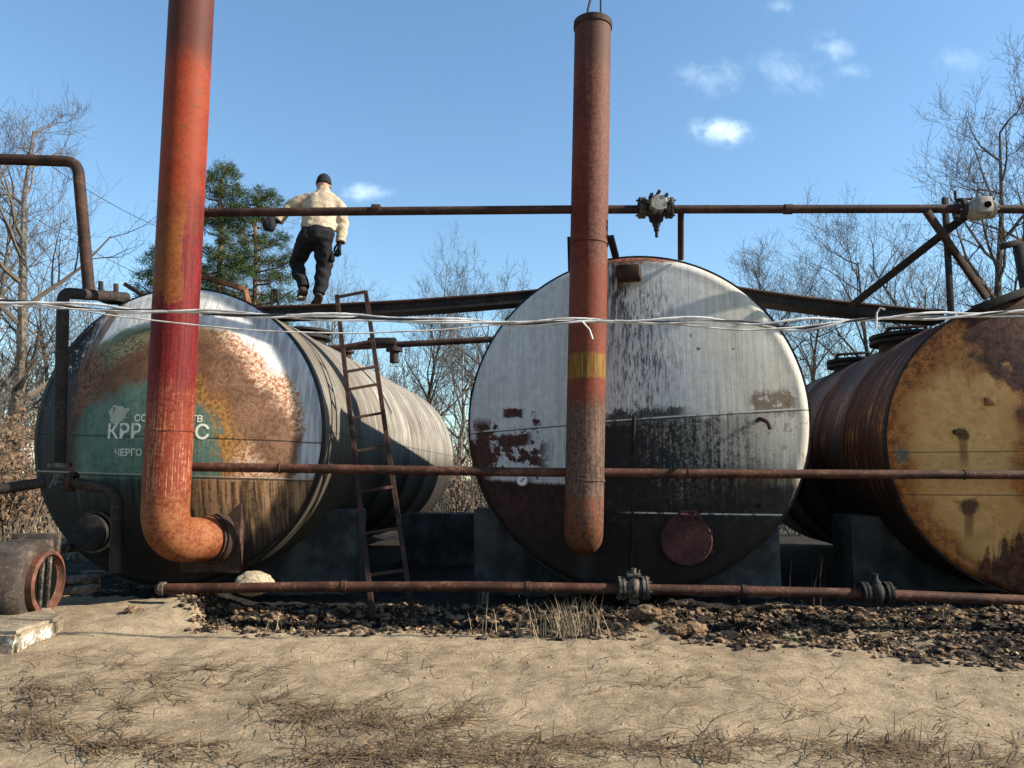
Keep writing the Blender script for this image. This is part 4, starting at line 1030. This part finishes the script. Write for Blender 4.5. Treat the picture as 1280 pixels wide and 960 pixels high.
# knit cap
bm = bmesh.new(); bmesh.ops.create_icosphere(bm, subdivisions=4, radius=1)
for v in bm.verts:
    x, y, z = v.co; lim = -.22-.45*max(0, -y)
    zz = max(z, lim); v.co = Vector((x*.092, y*.112, zz*.128))
    if z < lim+.22: v.co.x *= 1.05; v.co.y *= 1.05
me = bpy.data.meshes.new('cap'); bm.to_mesh(me); bm.free(); me.materials.append(M['knit']); me.polygons.foreach_set('use_smooth', [True]*len(me.polygons))
link('knit_cap', me, ho, (0, -.006, .016))
def blob(name, lofts, tubes, m, parent, vox=.014, amp=.008, fr=9., seed=0, it=6):
    """clothing: lofted ellipses and limb tubes fused into one surface, then creased"""
    mb = MB()
    for secs in lofts:
        b0_ = len(mb.v); n = 24
        for (c_, rx, ry) in secs:
            for k in range(n): a = 2*math.pi*k/n; mb.v.append((c_.x+rx*math.cos(a), c_.y+ry*math.sin(a), c_.z))
        for i in range(len(secs)-1):
            for k in range(n): mb.f.append((b0_+i*n+k, b0_+i*n+(k+1) % n, b0_+(i+1)*n+(k+1) % n, b0_+(i+1)*n+k))
        mb.f += [tuple(b0_+k for k in reversed(range(n))), tuple(b0_+(len(secs)-1)*n+k for k in range(n))]
    for pts, rs in tubes: mb.tube(pts, rs, 14)
    o = link(name, mb.mesh(name, None)); rm = o.modifiers.new('r', 'REMESH'); rm.mode = 'VOXEL'; rm.voxel_size = vox
    sm_ = o.modifiers.new('s', 'SMOOTH'); sm_.iterations = it; sm_.factor = .5
    bpy.context.view_layer.update()
    me = bpy.data.meshes.new_from_object(o.evaluated_get(bpy.context.evaluated_depsgraph_get())); bpy.data.objects.remove(o)
    nrm = [v.normal.copy() for v in me.vertices]
    for v, q in zip(me.vertices, nrm):
        c_ = v.co; w_ = mnoise.noise(Vector((c_.x*2.+seed, c_.y*2., c_.z*2.)))*2.
        f = math.sin((c_.z*1.+c_.x*.6)*fr*3.+w_*5.)*.5+mnoise.noise(Vector((c_.x*fr, c_.y*fr, c_.z*fr*1.6+seed)))
        v.co = c_+q*f*amp
    me.name = name; me.materials.clear(); me.materials.append(m); me.polygons.foreach_set('use_smooth', [True]*len(me.polygons))
    return link(name, me, parent)
S = lambda px, py, dy, rx, ry: (Q(px, py, dy), rx, ry)
blob('jacket', [[S(398, 289, .0, .215, .15), S(398, 283, .02, .232, .165), S(399, 274, .07, .225, .16), S(400, 262, .12, .235, .165), S(402, 252, .16, .235, .15), S(403, 246, .19, .205, .13), S(404, 242, .22, .14, .11), S(404, 239.5, .24, .10, .095)]],
     [([Q(389, 249, .17), Q(377, 252, .17), elL, wrL], [.088, .094, .078, .060]), ([Q(416, 251, .16), Q(425, 261, .15), elR, wrR], [.088, .094, .082, .062])], M['jacket'], person, amp=.008, seed=2, it=14)
MB().lathe([(.075, -.03), (.092, -.02), (.09, .045), (.078, .05)], Q(404, 240, .25), (0, .35, 1), 24).build('jacket_collar', M['jacket'], person)
for a, b in ((elR, wrR), (elL, wrL)):
    MB().lathe([(.050, -.03), (.066, -.02), (.066, .02), (.050, .03)], b, b-a, 20).build('jacket_cuff', M['jacket'], person)
mL, mR = hiL.lerp(knL, .5), hiR.lerp(knR, .5)
blob('trousers', [[S(398, 284, .0, .20, .14), S(396, 292, -.01, .235, .165), S(393, 301, -.01, .245, .17), S(392, 307, .0, .20, .14)]],
     [([Q(384, 302, .0), Q(376, 316, .1), knL, knL.lerp(anL, .5)+Vector((0, -.02, 0)), anL+Vector((0, 0, .02))], [.125, .118, .10, .088, .075]),
      ([Q(403, 302, .0), Q(405, 318, .05), knR, knR.lerp(anR, .5), anR+Vector((0, 0, .01))], [.125, .122, .108, .092, .08])], M['trousers'], person, amp=.011, fr=8., seed=7)
q = hiR.lerp(knR, .62)
MB().box(q+Vector((.125, -.02, 0)), (.05, .12, .13), bev=.02).build('thigh_pocket', M['trousers'], person)
# boots
for (an, to, nm) in ((anL, toL, 'boot'), (anR, toR, 'boot')):
    d_ = (to-an)
    heel = an+Vector((0, -.05, -.07)) if an is anR else an+Vector((.0, -.03, -.075))
    o = skin('boot', [an+Vector((0, 0, .05)), an+Vector((0, 0, -.02)), heel, an.lerp(to, .55)+Vector((0, 0, -.02)), to+Vector((0, 0, .035))], [(0, 1), (1, 2), (1, 3), (3, 4)], [.078, .078, .066, (.066, .056), (.056, .044)], M['boot'], person, 2, 1)
    a = heel+Vector((0, -.02, -.035)); b = to+Vector((0, .03, 0))
    if an is anR: a.z = b.z = .012
    MB().bar(a, b, .10, .026, bev=.01).build('boot_sole', M['sole'], o)
# gloves with fingers
def glove(wr, ha, d_side, curl):
    v = [wr, wr.lerp(ha, .45), ha]; e = [(0, 1), (1, 2)]; r = [(.036, .034), (.046, .030), (.048, .030)]
    d_ = (ha-wr).normalized(); side = Vector(d_side).normalized(); nrm = d_.cross(side).normalized()
    for k in range(4):
        b0_ = ha+side*(.036-.024*k); L_ = (.068, .078, .073, .058)[k]
        i0 = len(v); v += [b0_+d_*.02, b0_+d_*(.02+L_*.5)+nrm*curl*.3*L_, b0_+d_*(.02+L_*.8)+nrm*curl*L_*.9]
        e += [(2, i0), (i0, i0+1), (i0+1, i0+2)]; r += [.015, .0135, .011]
    i0 = len(v); t0_ = wr.lerp(ha, .5)+side*.045
    v += [t0_, t0_+side*.02+d_*.045, t0_+side*.012+d_*.085+nrm*curl*.02]; e += [(1, i0), (i0, i0+1), (i0+1, i0+2)]; r += [.019, .016, .013]
    return skin('glove', v, e, r, M['knit'], person, 2, 1)
glove(wrR, haR+Vector((0, 0, -.01)), (-1, .25, 0), .5)
glove(wrL, haL, (.5, -.3, .8), .5)
# dark can-like pouch in the outstretched hand
c = P(337, 281, PY+.03)
bm = bmesh.new(); bmesh.ops.create_icosphere(bm, subdivisions=4, radius=1)
for v in bm.verts:
    q = v.co; k = 1+.12*mnoise.noise(q*1.8)
    v.co = Vector((q.x*.085, q.y*.085, max(q.z, -.75)*.105))*k
me = bpy.data.meshes.new('pouch'); bm.to_mesh(me); bm.free(); me.materials.append(M['knit']); me.polygons.foreach_set('use_smooth', [True]*len(me.polygons))
pc = thing('hand_pouch', 'small black rounded pouch held in the outstretched left hand of the man', 'pouch', c)
link('pouch_body', me, pc); MB().tube(bend([(-.03, 0, .08), (-.01, 0, .13), (.05, 0, .11), (.06, 0, .05)], .03), .009, 6).build('pouch_loop', M['knit'], pc)

# ------------------------------------------------------------------ vegetation
def grow(seed, H, spread=.5, n_main=7, r0=.12, up=.35, levels=4, twigs=5, lean=(0, 0), bare=.25, tw=1., wide=.8):
    """bare tree -> (trunk MB, crown MB)"""
    rg = random.Random(seed); tr, cr = MB(), MB()
    def branch(p, d, L, r, lev):
        n = 5 if lev < 2 else 4; pts = [p]; rs = [r]
        for k in range(n):
            w_ = .16+.08*lev
            d = (d+Vector((rg.uniform(-w_, w_), rg.uniform(-w_, w_), rg.uniform(-w_*.6, w_)+.05*up*2))).normalized()
            pts.append(pts[-1]+d*L/n); rs.append(max(r*(1-(k+1)/n*(.75 if lev else .85)), .004*tw))
        (tr if lev == 0 else cr).tube(pts, rs, 7 if lev == 0 else (5 if lev == 1 else 3), cap=False)
        if lev >= levels: return
        cnt = n_main*2 if lev == 0 else (twigs if lev < levels-1 else twigs+1)
        for k in range(cnt):
            t = (bare+(1-bare)*(k+rg.random())/cnt) if lev == 0 else (.2+.8*(k+rg.random())/cnt)
            x = t*n; i = min(int(x), n-1); q = pts[i].lerp(pts[i+1], x-i)
            dd = (pts[i+1]-pts[i]).normalized()
            az = rg.uniform(0, 2*math.pi); o = dd.orthogonal().normalized(); o = Matrix.Rotation(az, 3, dd)@o
            ang = rg.uniform(.45, .95)*(1+spread*.4)
            nd = (dd*math.cos(ang)+o*math.sin(ang)+Vector((0, 0, up*(.5 if lev else .3)))).normalized()
            ll = L*(rg.uniform(.38, .62)*wide if lev == 0 else rg.uniform(.42, .72))*(1.15-.6*t if lev == 0 else 1)
            branch(q, nd, ll, max(rs[i]*.55, .005*tw), lev+1)
    branch(Vector((0, 0, 0)), Vector((lean[0], lean[1], 1)).normalized(), H, r0, 0)
    return tr, cr
def tree_obj(seed, H, label, loc_, rot=0., group='bare trees', bark='bark', **k):
    tr, cr = grow(seed, H, **k)
    root = thing('bare_tree', label, 'tree', loc_, rot, group)
    link('trunk', tr.mesh('trunk', M[bark], recalc=False), root); link('crown', cr.mesh('crown', M[k.get('cm', 'twig')] if 'cm' in k else M['twig'], recalc=False), root)
    return root
def at_px(px, Y): return P(px, 600, Y).x
def gtree(seed, px, py_top, Y, label, **k):
    x = at_px(px, Y); z = GZ(x, Y); top_ = P(px, py_top, Y).z
    return tree_obj(seed, (top_-z)*.92, label, (x, Y, z-.1), **k)
gtree(3, 18, 66, 24., 'tall bare tree at the left edge behind the vent pipe', r0=.24, levels=4, twigs=5, n_main=8, bare=.12, bark='bark', lean=(.03, 0), wide=.5)
gtree(8, -25, 190, 27., 'bare tree cut off by the left edge behind the tall one', r0=.16, levels=4, twigs=5, n_main=7, bare=.2, wide=.6)
gtree(14, 1275, 118, 23., 'tallest bare tree at the right edge behind the grey valve', r0=.2, levels=4, twigs=5, n_main=9, bare=.12, lean=(-.02, 0), wide=.55)
gtree(21, 1330, 150, 25., 'bare tree mostly outside the right edge', r0=.2, levels=4, twigs=5, n_main=8, bare=.15, wide=.5)
gtree(25, 1222, 250, 26., 'bare tree left of the tallest tree at right', r0=.15, levels=4, twigs=4, n_main=8, bare=.15, wide=.5)
gtree(31, 1105, 305, 30., 'round headed bare tree between the two slanted braces and the white tank', r0=.16, levels=4, twigs=5, n_main=8, bare=.2)
gtree(33, 1160, 338, 34., 'low bare tree behind the upright post', r0=.16, levels=4, twigs=4, n_main=8, bare=.2)
gtree(37, 938, 335, 32., 'bare tree rising just right of the white tank', r0=.17, levels=4, twigs=5, n_main=8, bare=.2)
gtree(41, 1010, 368, 36., 'low bare tree behind the right walkway', r0=.17, levels=4, twigs=5, n_main=8, bare=.15)
gtree(51, 534, 366, 34., 'bare tree in the gap right of the ladder', r0=.15, levels=4, twigs=5, n_main=7, bare=.35)
gtree(53, 592, 368, 32., 'bare tree against the left edge of the white tank', r0=.15, levels=4, twigs=5, n_main=8, bare=.25)
gtree(57, 575, 400, 22., 'pale leaning bare tree between the left and white tanks', r0=.10, levels=4, twigs=4, n_main=7, bare=.3, bark='pale_bark', lean=(.12, 0))
gtree(59, 432, 362, 40., 'bare tree behind the ladder top', r0=.17, levels=4, twigs=5, n_main=8, bare=.3)
gtree(63, 345, 300, 33., 'bare tree right of the pine behind the man', r0=.13, levels=4, twigs=5, n_main=8, bare=.2, bark='pale_bark', wide=.6)
gtree(65, 60, 330, 34., 'low bare tree behind the riser pipe', r0=.15, levels=4, twigs=5, n_main=8, bare=.15)
gtree(67, 112, 372, 36., 'low bare tree behind the left tank shoulder', r0=.15, levels=4, twigs=5, n_main=8, bare=.15)
# far wood: one mass of stems
mb = MB(); rg = random.Random(4)
protos = [grow(200+k, 1., r0=.018, levels=3, twigs=5, n_main=9, bare=.08, tw=.35) for k in range(4)]
for k in range(85):
    Y_ = rg.uniform(46, 70); x = rg.uniform(-52, 56)*Y_/60; H = rg.uniform(5., 8.)*(1.15 if abs(x) > 18 else 1.)
    z = GZ(x, Y_); a = rg.uniform(0, 6.28); ca, sa = math.cos(a)*H, math.sin(a)*H
    for part in protos[k % 4]:
        b0_ = len(mb.v); mb.v += [(x+v[0]*ca-v[1]*sa, Y_+v[0]*sa+v[1]*ca, z+v[2]*H) for v in part.v]; mb.f += [tuple(i+b0_ for i in f) for f in part.f]
tag(link('far_wood', mb.mesh('far_wood', M['twig'], recalc=False)), 'grey brown bare woodland far behind the tanks', kind='stuff')
# pine
def pine(seed, px, py_top, Y_, label, wid):
    x = at_px(px, Y_); z = GZ(x, Y_); H = P(px, py_top, Y_).z-z; rg = random.Random(seed)
    root = thing('pine_tree', label, 'tree', (x, Y_, z-.1), 0, 'pine trees behind the left tank')
    tr = MB(); pts = [Vector((rg.uniform(-.08, .08), rg.uniform(-.08, .08), H*k/9)) for k in range(10)]
    tr.tube(pts, [.17*(1-k/10)+.02 for k in range(10)], 8, cap=False); cr = MB()
    lv, lf = [], []
    nb = 54
    for k in range(nb):
        t = .30+.70*(k/nb); q = pts[min(int(t*9), 8)].lerp(pts[min(int(t*9)+1, 9)], t*9-int(t*9)) if t < 1 else pts[-1]
        a = k*2.4+rg.uniform(-.5, .5); L = wid*(1.05-t)**.65*rg.uniform(.6, 1.1)*(1.25 if t > .45 else .8); up_ = rg.uniform(-.05, .55)
        d_ = Vector((math.cos(a), math.sin(a), up_)).normalized()
        bp_ = [q, q+d_*L*.5+Vector((0, 0, -.06)), q+d_*L+Vector((0, 0, .12*L))]
        tr.tube(bp_, [.04, .025, .012], 4, cap=False)
        for j in range(rg.randint(8, 13)):
            s = rg.uniform(.35, 1.08); c_ = (q+d_*L*s)+Vector((rg.gauss(0, .24), rg.gauss(0, .24), rg.gauss(.05, .13)))
            for n_ in range(60):
                nd = Vector((rg.gauss(0, 1), rg.gauss(0, 1), rg.gauss(.35, .8))).normalized(); l_ = rg.uniform(.10, .22)
                st_ = c_+Vector((rg.gauss(0, .09), rg.gauss(0, .09), rg.gauss(0, .07)))
                w_ = nd.cross(Vector((rg.random()-.5, rg.random()-.5, rg.random()-.5))).normalized()*.010
                i0 = len(lv); lv += [tuple(st_-w_), tuple(st_+w_), tuple(st_+nd*l_)]; lf.append((i0, i0+1, i0+2))
    link('trunk', tr.mesh('trunk', M['pine_bark'], recalc=False), root)
    me = bpy.data.meshes.new('crown'); me.from_pydata(lv, [], lf); me.materials.append(M['needles']); link('crown', me, root)
    return root
pine(5, 262, 205, 26., 'green pine rising behind the red flue', 2.0)
pine(9, 308, 236, 27., 'rounder green pine right of the red flue behind the man', 2.7)
pine(12, 200, 300, 25., 'low green pine left of the red flue', 2.0)
# shrubs with dead leaves at left
def shrub(seed, x, y, H, label, leaves, grp='leafless brush behind the tanks', cm='brown_leaf'):
    rg = random.Random(seed); root = thing('shrub', label, 'shrub', (x, y, GZ(x, y)-.03), 0, grp); st = MB(); lv, lf = [], []
    for k in range(11):
        a = rg.uniform(0, 6.28); p = Vector((rg.gauss(0, .18), rg.gauss(0, .18), 0)); d_ = Vector((math.cos(a)*.35, math.sin(a)*.35, 1)).normalized(); pts = [p]
        for j in range(6): d_ = (d_+Vector((rg.gauss(0, .14), rg.gauss(0, .14), rg.gauss(.02, .1)))).normalized(); pts.append(pts[-1]+d_*H/6*rg.uniform(.7, 1.1))
        st.tube(pts, [.022*(1-j/7.5) for j in range(7)], 4, cap=False)
        for j in range(14):
            i = rg.randint(1, 5); q = pts[i].lerp(pts[i+1], rg.random()); dd = (d_+Vector((rg.gauss(0, .8), rg.gauss(0, .8), rg.gauss(.2, .5)))).normalized(); L = rg.uniform(.25, .7)*H*.3
            tp_ = [q, q+dd*L*.5+Vector((rg.gauss(0, .03), rg.gauss(0, .03), 0)), q+dd*L]
            st.tube(tp_, [.009, .007, .004], 3, cap=False)
            for n_ in range(leaves):
                c_ = tp_[0].lerp(tp_[2], rg.uniform(.2, 1.05))+Vector((rg.gauss(0, .05), rg.gauss(0, .05), rg.gauss(0, .05))); l_ = rg.uniform(.03, .065)
                u_ = Vector((rg.gauss(0, 1), rg.gauss(0, 1), rg.gauss(0, 1))).normalized(); w_ = u_.orthogonal().normalized()
                i0 = len(lv); lv += [tuple(c_-u_*l_), tuple(c_+w_*l_*.5), tuple(c_+u_*l_), tuple(c_-w_*l_*.5)]; lf.append((i0, i0+1, i0+2, i0+3))
    link('stems', st.mesh('stems', M['twig'], recalc=False), root)
    if lf:
        me = bpy.data.meshes.new('dead_leaves'); me.from_pydata(lv, [], lf); me.materials.append(M[cm]); link('dead_leaves', me, root)
    return root
for k, (px, Y_, H, lv_) in enumerate(((-6, 15.0, 2.3, 9), (12, 15.6, 2.5, 9), (30, 16.4, 2.7, 8), (-30, 14., 2.0, 8), (48, 18., 3.0, 6), (70, 19., 3.1, 5), (95, 21., 3.4, 3), (5, 20., 3.3, 5))):
    x = at_px(px, Y_)
    shrub(60+k, x, Y_, H, 'brown leaved shrub '+['at the left edge level with the side pipe', 'just left of the riser pipe in front of taller brush', 'between the white boulder and the riser pipe', 'outside the left edge', 'close behind the left tank edge', 'behind the riser pipe', 'with few leaves behind the left tank shoulder', 'tall at the back of the left brush'][k], lv_)
for k, (px, Y_, H) in enumerate(((573, 21., 3.2), (590, 24., 3.8), (560, 26., 4.0), (545, 30., 4.0), (605, 22., 3.5), (578, 19., 2.2))):
    x = at_px(px, Y_)
    shrub(80+k, x, Y_, H, 'tan leafless shrub '+['nearest the white tank edge in the gap', 'behind the nearest gap shrub', 'right of the rear end of the left tank', 'above the rear end of the left tank', 'half hidden by the white tank edge', 'low in front in the gap between tanks'][k], 1)
for k, (px, Y_, H) in enumerate(((1000, 20., 3.6), (1025, 22., 4.2), (1055, 24., 4.4), (985, 24., 4.3))):
    x = at_px(px, Y_)
    shrub(90+k, x, Y_, H, 'greenish grey shrub '+['against the right edge of the white tank', 'behind the dark hatch of the ochre tank', 'below the right walkway near the dark hatches', 'farther back behind the white tank edge'][k], 3, cm='green_leaf')
# grass tufts
def blades(rg, lv, lf, p, n, H, spread, lean=.5, w0=.006):
    for k in range(n):
        a = rg.uniform(0, 6.28); b_ = Vector(p)+Vector((rg.gauss(0, spread), rg.gauss(0, spread*.6), 0)); d_ = Vector((math.cos(a)*lean*rg.random(), math.sin(a)*lean*rg.random(), 1)).normalized(); L = H*rg.uniform(.4, 1.); w_ = Vector((-math.sin(a), math.cos(a), 0))*w0*.5
        m_ = b_+d_*L*.55; t_ = m_+(d_+Vector((math.cos(a)*.5, math.sin(a)*.5, -.25))*rg.random()).normalized()*L*.45
        i0 = len(lv); lv += [tuple(b_-w_), tuple(b_+w_), tuple(m_+w_*.8), tuple(m_-w_*.8), tuple(t_)]; lf += [(i0, i0+1, i0+2, i0+3), (i0+3, i0+2, i0+4)]
def tuft(seed, px, py, Y_, n, H, spread, label, m='straw', lean=.5):
    p = P(px, py, Y_); z = GZ(p.x, Y_); rg = random.Random(seed); lv, lf = [], []; blades(rg, lv, lf, (0, 0, 0), n, H, spread, lean)
    me = bpy.data.meshes.new('grass_tuft'); me.from_pydata(lv, [], lf); me.materials.append(M[m])
    return tag(link('grass_tuft', me, None, (p.x, Y_, z-.01)), label, 'grass tuft', 'dry grass tufts by the trench')
tuft(1, 716, 785, 7.12, 170, .42, .17, 'large pale dry tuft on the trench edge below the middle flue', lean=.7)
tuft(2, 600, 785, 7.25, 9, .36, .06, 'broken pale stalks on the trench edge left of the large tuft', lean=.9)
tuft(3, 344, 780, 7.30, 12, .22, .07, 'thin dry stalks on the trench edge below the left tank', lean=.5)
tuft(4, 1106, 800, 7.4, 10, .55, .05, 'tall dry stalks before the black oily valve', lean=.25)
tuft(5, 985, 790, 6.95, 120, .16, .14, 'greenish weeds at the right end of the earth heap', 'green_leaf', .9)
tuft(6, 1010, 690, 9.0, 10, .75, .16, 'tall thin stalks in the shade between white and ochre tanks', 'dark_straw', .2)
tuft(7, 605, 700, 9.2, 14, .35, .05, 'dead stalk clump beside the block under the white tank', 'straw', .5)
tuft(8, 1180, 806, 6.6, 60, .18, .3, 'short dry grass along the trench edge at right', 'straw', .9)
tuft(9, 1180, 700, 8.5, 6, .35, .03, 'single pale stalk rising before the ochre tank', 'straw', .25)
# straw litter on the yard
rg = random.Random(77); lv, lf = [], []
spots = [(30, 895, 60, 40, 620), (180, 872, 60, 22, 220), (230, 850, 60, 10, 90), (420, 890, 75, 24, 380), (370, 882, 60, 14, 140), (480, 905, 50, 18, 160), (200, 935, 50, 16, 110), (590, 895, 35, 16, 90), (275, 948, 80, 14, 200), (640, 945, 150, 18, 520), (1150, 950, 150, 22, 700), (900, 935, 90, 20, 160), (800, 880, 300, 60, 260), (360, 815, 200, 22, 110), (30, 935, 60, 25, 160), (730, 800, 60, 9, 220), (470, 950, 120, 14, 220), (1000, 870, 250, 40, 120)]
for (cx_, cy_, sx, sy, n) in spots:
    subs = [(rg.gauss(cx_, sx*.75), rg.gauss(cy_, sy*.75), rg.uniform(.12, .45)) for _ in range(max(4, n//28))]
    for k in range(int(n*.85)):
        a_, b_, w_ = rg.choice(subs); px, py = rg.gauss(a_, sx*w_), rg.gauss(b_, sy*w_)
        if py < 803 and cx_ != 730: continue
        zt = .1; q = on_z(px, min(py, 1010), zt)
        for _ in range(3): q = on_z(px, min(py, 1010), GZ(q.x, q.y))
        if q.y > float(crest(q.x)): continue
        a = rg.gauss(0., .75) if rg.random() < .75 else rg.uniform(0, 6.28); L = rg.uniform(.05, .26) if rg.random() < .8 else rg.uniform(.2, .45); wv = rg.uniform(.0025, .005)
        d_ = Vector((math.cos(a), math.sin(a), 0)); s_ = Vector((-math.sin(a), math.cos(a), 0))*wv
        z0 = GF(q.x, q.y)+.006+rg.random()*.014; b_ = Vector((q.x, q.y, z0)); bow = s_.normalized()*rg.gauss(0, .05)*L*3
        lift = rg.random()**2*.10 if rg.random() < .3 else rg.uniform(-.004, .012)
        m_ = b_+d_*L*.5+bow+Vector((0, 0, lift*.6)); t_ = b_+d_*L+Vector((0, 0, lift))
        i0 = len(lv); lv += [tuple(b_-s_), tuple(b_+s_), tuple(m_+s_+Vector((0, 0, .003))), tuple(m_-s_+Vector((0, 0, .003))), tuple(t_)]; lf += [(i0, i0+1, i0+2, i0+3), (i0+3, i0+2, i0+4)]
        if rg.random() < .07: blades(rg, lv, lf, b_, 1, rg.uniform(.06, .22), .01, .6, .005)
me = bpy.data.meshes.new('straw_litter'); me.from_pydata(lv, [], lf); me.materials.append(M['dark_straw'])
tag(link('straw_litter', me), 'loose dry straw and dead stalks scattered over the dirt', kind='stuff')
# pebbles and clods: litter nobody could count
rg = random.Random(8); mb = MB()
for k in range(1500):
    x, y = rg.uniform(-4.6, 5.6), rg.uniform(4.4, 8.9); cyc = float(np.interp(x, crest_x, crest_y))
    if y > cyc-.02 or (y < cyc-.15 and rg.random() < .5): continue
    s = rg.uniform(.006, .016) if y < cyc else rg.uniform(.012, .045)
    z = GF(x, y); b_ = len(mb.v)
    for (a, b, c_) in ((1, 0, 0), (-1, 0, 0), (0, 1, 0), (0, -1, 0), (0, 0, 1), (0, 0, -1)):
        mb.v.append((x+a*s*rg.uniform(.7, 1.5), y+b*s*rg.uniform(.7, 1.3), z+c_*s*rg.uniform(.5, .9)+rg.uniform(-.3, .3)*s))
    mb.f += [tuple(b_+i for i in f) for f in ((0, 2, 4), (2, 1, 4), (1, 3, 4), (3, 0, 4), (2, 0, 5), (1, 2, 5), (3, 1, 5), (0, 3, 5))]
me = mb.mesh('pebbles', M['ground'], smooth=False)
tag(link('pebbles', me), 'small stones and clods strewn over the dirt and the trench', kind='stuff')
# far dry grass behind the tanks
rg = random.Random(9); lv, lf = [], []
for k in range(14000):
    y = 12.5+20*rg.random()**1.6; x = rg.uniform(-.78, .78)*y
    if x > .2*y and rg.random() < .5: continue
    if -3.6 < x < 9 and y < 20: continue
    blades(rg, lv, lf, (x, y, GZ(x, y)), 1, rg.uniform(.12, .4), .02, .9, .014)
me = bpy.data.meshes.new('dry_grass'); me.from_pydata(lv, [], lf); me.materials.append(M['straw'])
tag(link('dry_grass', me), 'dry tan grass on the field behind the tanks', kind='stuff')

rg = random.Random(31); lv, lf = [], []
for k in range(12000):
    x = rg.uniform(-3.4, 5.8); cyc = float(crest(x)); y = cyc+rg.uniform(-.05, 8.9-cyc)
    if mnoise.noise(Vector((x*1.6, y*1.6, 3.))) < -.05 and rg.random() < .8: continue
    z = GF(x, y)+rg.uniform(.004, .03); l_ = rg.uniform(.012, .04); c_ = Vector((x, y, z))
    u_ = Vector((rg.gauss(0, 1), rg.gauss(0, 1), rg.gauss(0, .45))).normalized(); w_ = u_.cross(Vector((rg.gauss(0, .5), rg.gauss(0, .5), 1))).normalized()
    i0 = len(lv); lv += [tuple(c_-u_*l_), tuple(c_+w_*l_*.55+Vector((0, 0, .006))), tuple(c_+u_*l_), tuple(c_-w_*l_*.55)]; lf.append((i0, i0+1, i0+2, i0+3))
    if rg.random() < .12: blades(rg, lv, lf, c_, 1, rg.uniform(.05, .25), .01, 1.6, .005)
me = bpy.data.meshes.new('leaf_litter'); me.from_pydata(lv, [], lf); me.materials.append(M['trench_leaf'])
tag(link('leaf_litter', me), 'dead brown leaves and twigs littering the dark trench', kind='stuff')

rg = random.Random(55); bases = []
for q in range(7):
    bm = bmesh.new(); bmesh.ops.create_icosphere(bm, subdivisions=2, radius=1.)
    vv = [v.co*(1+.45*mnoise.noise(v.co*1.7+Vector((q*9., 0, 0)))+.2*mnoise.noise(v.co*5+Vector((0, q*5., 0)))) for v in bm.verts]; ff = [tuple(v.index for v in f.verts) for f in bm.faces]; bm.free(); bases.append((vv, ff))
mb = MB()
for k in range(9000):
    x = rg.uniform(-3.2, 5.8); cyc = float(crest(x)); y = cyc+(rg.gauss(.1, .2) if k % 4 == 0 else rg.uniform(0, 8.9-cyc))
    dens = mnoise.noise(Vector((x*1.1, y*1.8, 9.)))
    if dens < -.2 and rg.random() < .5: continue
    if y < cyc-.25: continue
    sz_ = rg.uniform(.008, .03)*(2.2 if rg.random() < .09 and y > cyc else 1.); vv, ff = bases[k % 7]; a = rg.uniform(0, 6.28); ca, sa = math.cos(a), math.sin(a); fl = rg.uniform(.45, .9); b_ = len(mb.v)
    z = GF(x, y)+sz_*.2
    for v in vv: mb.v.append((x+(v.x*ca-v.y*sa)*sz_*1.3, y+(v.x*sa+v.y*ca)*sz_, z+v.z*sz_*fl))
    mb.f += [tuple(b_+i for i in f) for f in ff]
tag(link('rubble', mb.mesh('rubble', M['clod'], smooth=False, recalc=False)), 'crumbled earth clods and rubble along the trench edge', kind='stuff')
